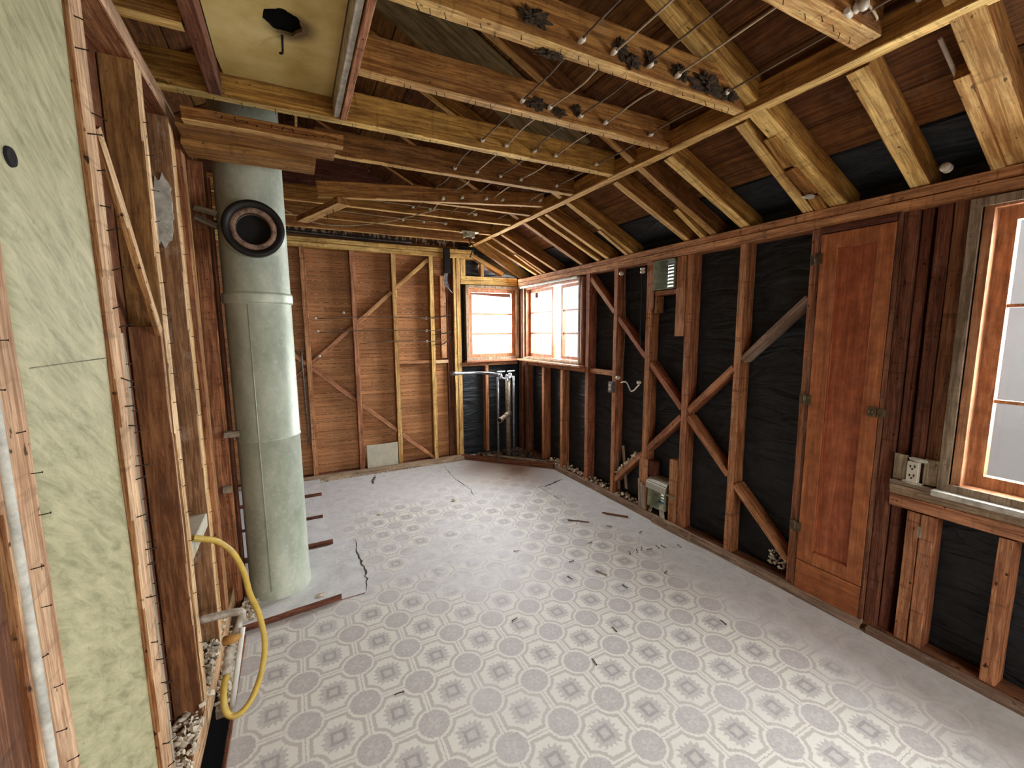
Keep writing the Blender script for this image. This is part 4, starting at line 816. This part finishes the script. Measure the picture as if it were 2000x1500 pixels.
f_ = bm.faces.new(ring); g_ = bmesh.ops.extrude_face_region(bm, geom=[f_]); bmesh.ops.translate(bm, verts=[v_ for v_ in g_['geom'] if isinstance(v_, bmesh.types.BMVert)], vec=(0, .011, 0)); bmesh.ops.recalc_face_normals(bm, faces=bm.faces)
tag(mk('torn_plaster', bm, WHITEP), 'torn white plaster scrap clinging between two studs', 'plaster')
tubeo('electrical_wire', spline([(-.47, 1.97, 2.38), (-.45, 2.05, 2.36), (-.46, 2.14, 2.2), (-.45, 2.19, 2.0), (-.47, 2.2, 1.93)], 8), .0025, WIREL, 'thin looped wire in the bay above the torn plaster', 'wire', n=6)
# green mottled duct in the first bay
bm = bmesh.new(); y0, y1 = .985, 1.382; prof = []
for k in range(9): a = math.pi/2*k/8; prof.append((-.49+.075*math.sin(a) , y0+.065-.065*math.cos(a)))
prof = [(-.49, y0)] + prof + [(-.413, y1-.012), (-.4125, y1), (-.417, y1), (-.49, y1)]
zs = [.05+.049*i for i in range(50)]; rings = []
for z in zs: rings.append([bm.verts.new((x+.003*noise.noise(Vector((x*9, y*9, z*3)))+(.0015 if z > 1.54 else 0), y, z)) for x, y in prof])
for a, c_ in zip(rings, rings[1:]):
    for k in range(len(prof)-1): f = bm.faces.new((a[k], a[k+1], c_[k+1], c_[k])); f.smooth = k < 9
bm.faces.new(rings[-1]); bmesh.ops.recalc_face_normals(bm, faces=bm.faces)
dk = empty('wall_duct', (-.44, 1.17, .05)); tag(dk, 'mottled pale green duct filling the bay nearest the viewer', 'duct'); ch(dk, 'casing', bm, DUCT)
bm = bmesh.new(); tube(bm, [(-.455, 1.0, 1.538), (-.428, 1.02, 1.540), (-.4155, 1.05, 1.54), (-.4115, 1.2, 1.54), (-.4105, 1.38, 1.54)], .0012, 5); ch(dk, 'seam', bm, DRAINM)
bm = bmesh.new(); lathe(bm, [(.001, -.4095), (.012, -.409), (.016, -.408), (.018, -.416)], 'x', c=(0, 1.075, 1.90), n=14); ch(dk, 'hole', bm, SOOT)
# nearest stud, casing and dark jamb at the left edge
s0 = lst(.885, .975, .0, 2.475, 'tan stud with torn nails at the left edge of the photo', x0=-.49, x1=-.397); nails(s0, [(-.396, rn.uniform(.90, .97), .5+1.6*i/22) for i in range(22)], (1, .1, 0), .011)
bx('door_casing', (-.42, -.385), (.845, .882), (0, 2.2), LEFTW, 'moulded casing strip at the left edge of the photo', 'casing')
tubeo('painted_bead', [(-.383, .862, .0), (-.383, .862, 2.2)], .007, WHITEP, 'grey-white painted bead on the casing at the left edge', 'bead')
bx('door_jamb', (-.47, -.395), (.70, .842), (0, 2.2), DARKW, 'dark jamb at the lower left corner of the photo', 'jamb')
bx('wall_stud', (-.495, -.40), (.3, .35), (.0, 2.475), LEFTW, 'stud behind the viewpoint on the flue side', 'stud')
# shims beside the flue
bx('shim', (-.375, -.30), (2.76, 2.798), (1.02, 1.055), PALEW, 'wooden shim between the end post and flue, lower', 'shim', 'shims beside the flue')
beam('shim', (-.41, 2.77, 2.235), (-.315, 2.77, 2.215), .02, .03, PALEW, 'wooden shim beside the thimble, upper', 'shim', 'shims beside the flue'); beam('shim', (-.41, 2.77, 2.19), (-.32, 2.77, 2.15), .02, .03, PALEW, 'wooden shim beside the thimble, lower', 'shim', 'shims beside the flue')
bx('pale_chip', (-.405, -.365), (2.785, 2.799), (.70, .74), PALEW, 'pale wood chip on the red post below the shim', 'shim')
bx('post_strip', (-.352, -.338), (2.80, 2.83), (.05, 2.40), DARKW, 'thin dark strip in the gap between post and flue', 'strip')

# ================================================================== FLUE
fl = empty('flue_pipe', (-.163, 2.86, 0)); tag(fl, 'large galvanised flue standing on the floor with a black opening', 'flue'); FX, FY, FR = -.163, 2.86, .165
def fpart(name, prof, mat): bm = bmesh.new(); lathe(bm, prof, n=56); o = mk(name, bm, mat, fl); return o
fpart('pipe', [(FR+.002, 0), (FR+.002, .10), (FR-.001, .105), (FR-.002, .985), (FR+.003, .99), (FR+.003, 1.0), (FR, 1.003), (FR, 2.5), (FR, 3.36), (.001, 3.36)], GALV)
fpart('collar_band', [(FR, 1.755), (FR+.008, 1.757), (FR+.010, 1.765), (FR+.010, 1.80), (FR+.008, 1.812), (FR, 1.815)], GALV)
bm = bmesh.new(); a_ = math.radians(-105)
tube(bm, [(FR*math.cos(a_), FR*math.sin(a_), .1), (FR*math.cos(a_), FR*math.sin(a_), 1.75)], .003, 6); ch_ = mk('seam', bm, GALV, fl)
def flocal(bmx, name, mat): o = mk(name, bmx, mat, fl); o.location = (0.005, 0, 2.128); o.rotation_euler = (0, 0, math.radians(3)); return o
bm = bmesh.new(); lathe(bm, [(.136, -.05), (.136, -.225), (.142, -.232), (.140, -.238), (.118, -.236), (.104, -.222)], 'y', n=48); thm = flocal(bm, 'thimble', BLKM)
bm = bmesh.new(); lathe(bm, [(.108, -.215), (.104, -.226), (.092, -.232), (.080, -.228), (.078, -.17)], 'y', n=48); mk('inner_ring', bm, RUST, thm)
bm = bmesh.new(); lathe(bm, [(.079, -.215), (.079, -.176), (.001, -.176)], 'y', n=40); mk('bore', bm, SOOT, thm)
bm = bmesh.new(); lathe(bm, [(.152, -.06), (.150, -.13), (.139, -.165), (.137, -.17)], 'y', n=48); flocal(bm, 'saddle', GALV)

# ================================================================== GAS PIPE AND YELLOW HOSE
gp = empty('gas_pipe', (-.30, 2.2, .04)); tag(gp, 'grimy white gas pipe elbowing out of the wall to the floor', 'pipe')
H = lambda px, py, pl: tuple(pz(px, py, pl))
A_, B_ = H(388, 1212, 2.12), H(466, 1194, 2.12)
C_ = H(450, 1262, 2.03); D_ = H(443, 1318, 1.97)
bm = bmesh.new(); tube(bm, spline([A_, Vector(A_).lerp(Vector(B_), .9), Vector(B_)+Vector((.012, -.01, -.02)), C_], 8), .016, 12); ch(gp, 'pipe', bm, PIPEW)
bm = bmesh.new(); E_ = Vector(C_); F_ = Vector(D_); tube(bm, [E_, E_.lerp(F_, .2), E_.lerp(F_, .22), E_.lerp(F_, .45), E_.lerp(F_, .47), E_.lerp(F_, .8), F_], .02, 12, rr=[.019, .023, .017, .022, .018, .021, .015]); ch(gp, 'union', bm, PIPEW)
bm = bmesh.new(); tube(bm, [Vector(C_)+Vector((-.02, 0, .03)), Vector(C_)+Vector((.02, -.01, .035)), Vector(C_)+Vector((.045, -.02, .05))], .012, 8, rr=[.02, .018, .006]); ch(gp, 'tag', bm, plain('orange_tape', (.62, .33, .09), .5))
tubeo('plastic_tube', [H(474, 1225, 2.05), H(452, 1392, 1.93)], .011, plain('white_plastic', (.70, .68, .62), .4, 0, 20, .1), 'straight white plastic tube leaning beside the gas pipe', 'pipe')
HP = [H(376, 1051, 2.0), H(398, 1053, 2.02), H(425, 1058, 2.05), H(455, 1080, 2.05), H(476, 1118, 2.05), H(488, 1160, 2.05), H(506, 1200, 2.05), H(517, 1255, 2.02), H(511, 1310, 1.98), H(493, 1362, 1.90), H(468, 1394, 1.86), H(446, 1396, 1.86), H(437, 1370, 1.88), H(438, 1338, 1.93), D_]
pts = spline(HP, 30); bm = bmesh.new(); tube(bm, pts, .011, 12, rr=[.0112+.0016*(1 if k % 2 else -1) for k in range(len(pts))])
tag(mk('gas_hose', bm, YEL), 'yellow corrugated gas hose looping from the wall to the pipe', 'hose')
rubble('plaster_rubble', 650, lambda r_: (r_.uniform(-.49, -.40), r_.uniform(1.45, 2.5), .135+r_.random()**2*.04), PLASTER, 'plaster crumbs heaped on the sole plate by the yellow hose', 12, (.006, .02))
rubble('plaster_rubble', 300, lambda r_: (r_.uniform(-.395, -.345), r_.uniform(2.05, 2.55), r_.uniform(-.02, .05)), PLASTER, 'plaster crumbs fallen beside the gas pipe foot', 13, (.006, .02))
rubble('plaster_rubble', 160, lambda r_: (r_.uniform(-.36, -.28), r_.uniform(2.55, 2.75), r_.uniform(.044, .06)), PLASTER, 'crumbs between the red post and the flue foot', 14, (.004, .016))
bx('floor_ledge', (-.40, -.335), (2.04, 2.5), (-.05, -.005), PLATEW, 'dusty ledge board between the lino edge and sole plate', 'board')
bx('lino_edge_strip', (-.337, -.322), (.6, 2.5), (-.02, .006), DARKW, 'dark metal strip along the cut edge of the lino', 'strip')

# ================================================================== FLOOR PATCHES
EV[0] = Vector((0, 0, 1))
PATCH, t, b = nt('grey_painted_board'); n1 = noise_t(t, mapped(t, (1, 1, 1)), 7, 7, .7); n2 = noise_t(t, mapped(t, (1, 1, 1)), 90, 2, .6)
c = ramp(t, n1, [(.3, (.44, .43, .42)), (.5, (.56, .56, .56)), (.7, (.68, .67, .66))]); c = mixc(t, mathn(t, 'MULTIPLY', ramp(t, n2, [(.62, (0, 0, 0)), (.7, (1, 1, 1))]), .5), c, (.10, .08, .07))
t.links.new(c, b.inputs['Base Color']); b.inputs['Roughness'].default_value = .6; bump(t, b, n1, .3, .004)
EDGE = wood('broken_board_edge', (.09, .03, .018), (.25, .10, .06))
def slab(name, poly, z0, z1, label, cat='board', group=None):
    bm = bmesh.new(); vb = [bm.verts.new((x, y, z0)) for x, y in poly]; vt = [bm.verts.new((x, y, z1)) for x, y in poly]
    bm.faces.new(vb[::-1]).material_index = 1; bm.faces.new(vt)
    for i in range(len(poly)): j = (i+1) % len(poly); bm.faces.new((vb[i], vb[j], vt[j], vt[i])).material_index = 1
    bmesh.ops.recalc_face_normals(bm, faces=bm.faces); return tag(mk(name, bm, [PATCH, EDGE]), label, cat, group)
def rag(pts, amp=.006, n=8, seed=1):
    r_ = random.Random(seed); out = []
    for (a, c_) in zip(pts, pts[1:]+pts[:1]):
        for k in range(n): u = k/n; out.append((a[0]+(c_[0]-a[0])*u+r_.uniform(-amp, amp), a[1]+(c_[1]-a[1])*u+r_.uniform(-amp, amp)))
    return out
FG = 'layers of cut flooring around the flue'
slab('floor_sheet', rag([(-.355, 2.545), (.30, 2.60), (.305, 3.36), (.18, 3.40), (.17, 4.42), (-1.3, 4.42), (-1.3, 2.95), (-.355, 2.95)], .007, 10, 2), .001, .005, 'thin torn underlay sheet around the flue foot', 'flooring', FG)
slab('floor_board', rag([(-.355, 2.525), (.158, 2.585), (.16, 3.24), (-1.3, 3.24), (-1.3, 2.95), (-.355, 2.95)], .002, 6, 3), .0055, .044, 'raised floor board under the flue with a broken front edge', 'flooring', FG)
slab('floor_board', [(-1.3, 3.32), (.17, 3.34), (.15, 3.78), (-1.3, 3.78)], .0055, .044, 'raised floor board behind the flue, first strip', 'flooring', FG)
slab('floor_board', [(-1.3, 3.86), (.13, 3.87), (.14, 4.34), (-1.3, 4.34)], .0055, .036, 'raised floor board behind the flue, second strip', 'flooring', FG)
slab('floor_board', [(-1.3, 4.43), (.15, 4.42), (.16, 4.84), (-1.3, 4.84)], .001, .040, 'raised floor board behind the flue, strip by the lath wall', 'flooring', FG)
# floor litter
def crack(pts, wd, lab):
    bm = bmesh.new(); r_ = random.Random(len(lab)); L_, R_ = [], []
    P2 = spline([(x, y, 0) for x, y in pts], 7)
    for i, p in enumerate(P2):
        d_ = (P2[min(i+1, len(P2)-1)]-P2[max(i-1, 0)]).normalized(); n_ = Vector((-d_.y, d_.x, 0)); q = wd*(.3+r_.random())*(math.sin(math.pi*(i+.3)/(len(P2))))
        j_ = n_*r_.uniform(-.008, .008); L_.append(bm.verts.new(p+j_+n_*q+Vector((0, 0, .0012)))); R_.append(bm.verts.new(p+j_-n_*q+Vector((0, 0, .0012))))
    for i in range(len(P2)-1): bm.faces.new((L_[i], R_[i], R_[i+1], L_[i+1]))
    bmesh.ops.recalc_face_normals(bm, faces=bm.faces); bmesh.ops.solidify(bm, geom=list(bm.faces), thickness=.0008)
    tag(mk('floor_tear', bm, plain('tear_dark', (.07, .05, .04), .9)), lab, 'tear', 'tears in the lino')
crack([(1.50, 4.78), (1.47, 4.3), (1.50, 3.95), (1.47, 3.70)], .006, 'long crack running from the lath wall plate towards the room')
crack([(.72, 4.82), (.70, 4.74), (.66, 4.62), (.65, 4.52)], .018, 'short brown gash at the foot of the lath wall')
crack([(2.13, 3.62), (2.30, 3.64), (2.50, 3.72)], .012, 'dark tear near the kerb below the casement windows')
crack([(2.14, 3.62), (2.16, 3.3), (2.13, 3.05)], .003, 'fine crease running from the tear below the casements')
crack([(.31, 2.61), (.33, 2.85), (.315, 3.05), (.325, 3.35)], .008, 'dark torn seam beside the flooring layers at the flue')
for k, (a, c_, lab) in enumerate((((2.32, 2.83), (2.46, 2.66), 'longest red splinter on the floor by the lower vent'), ((2.33, 2.79), (2.45, 2.65), 'thin splinter crossing the longest red one'), ((1.97, 2.85), (2.10, 2.73), 'lone dark splinter between the pattern and the vent'), ((1.70, 2.13), (1.73, 2.05), 'tiny pale stick on the pattern'))):
    beam('wood_splinter', (*a, .006), (*c_, .006), .014 if k == 0 else .006, .008, EDGE if k < 3 else PALEW, lab, 'splinter', 'splinters on the floor')
chunk('plaster_lump', (1.255, 3.70, .012), (.025, .02, .014), PLASTER, 'brown lump alone on the far part of the floor', 'plaster', 7)
chunk('plaster_lump', (.585, 3.72, .006), (.035, .02, .006), PLASTER, 'flat crumb cluster near the flooring layers', 'plaster', 8)
chunk('plaster_lump', (.05, 2.62, .050), (.03, .018, .01), PLASTER, 'scrap on the broken board edge before the flue', 'plaster', 9)
chunk('plaster_lump', (-.33, 2.58, .02), (.02, .03, .02), PALEW, 'pale chip leaning at the flue-side corner of the raised board', 'plaster', 10)
NL = ['first of the scattered row by the centre stud', 'second of the scattered row by the centre stud', 'third of the scattered row by the centre stud', 'fourth of the scattered row by the centre stud',
      'fifth of the scattered row by the centre stud', 'last of the scattered row, nearest the kerb', 'beside the tiny pale stick', 'just beyond the tiny pale stick', 'alone on a medallion towards the yellow hose', 'alone in the near middle of the pattern',
      'between the lone dark splinter and the nail row', 'close to the longest red splinter', 'between the lower vent and the nail row', 'on the door side of the nail row', 'on the pattern between the pale stick and the door', 'the one closest to the photo bottom',
      'on the pattern in front of the narrow door', 'in the worn middle of the room', 'in the faded pattern beyond the worn middle', 'at the edge of the plain strip before the last brace']
me_n = None; r_ = random.Random(21)
spots = [(2.06, 2.2), (2.12, 2.19), (2.17, 2.2), (2.22, 2.17), (2.30, 2.17), (2.34, 2.15), (1.5, 2.14), (1.62, 2.3), (.319, 1.755), (1.436, 1.632), (1.9, 2.45), (2.2, 2.6), (2.35, 2.4), (2.1, 1.9), (1.75, 1.9), (1.2, 1.5), (2.0, 1.4), (1.0, 1.95), (1.35, 2.6), (2.45, 2.1)]
for k, (x, y) in enumerate(spots):
    if me_n is None:
        bm = bmesh.new(); tube(bm, [(-.02, 0, 0), (.01, 0, 0), (.02, .004, 0)], .0022, 6); lathe(bm, [(.001, -.021), (.004, -.021), (.004, -.019), (.001, -.019)], 'x', n=8)
        o = mk('loose_nail', bm, NAILM); me_n = o.data
    else: o = link(bpy.data.objects.new('loose_nail', me_n))
    o.location = (x, y, .0045); o.rotation_euler = (0, 0, r_.uniform(0, 6)); tag(o, 'rusty nail on the floor, ' + NL[k], 'nail', 'loose nails on the floor')
# broken plaster and lath wedged between the two rafters at the top right
for k, (xa, xb, dy) in enumerate(((2.12, 2.30, .0), (2.32, 2.50, .01), (2.52, 2.62, .0))):
    beam('wedged_lath', (xa, 1.39+dy, slope(xa)-.0), (xb, 1.395-dy, slope(xb)+.0), .06, .012, GOLD, 'broken lath wedged in the rafter bay over the narrow door, %s' % ('highest', 'middle', 'lowest')[k], 'lath', 'broken laths in the rafter bay', up=RU)
chunk('plaster_lump', (2.50, 1.40, slope(2.50)-.012), (.05, .03, .014), WHITEP, 'white plaster lump at the low end of the rafter bay', 'plaster', 14)
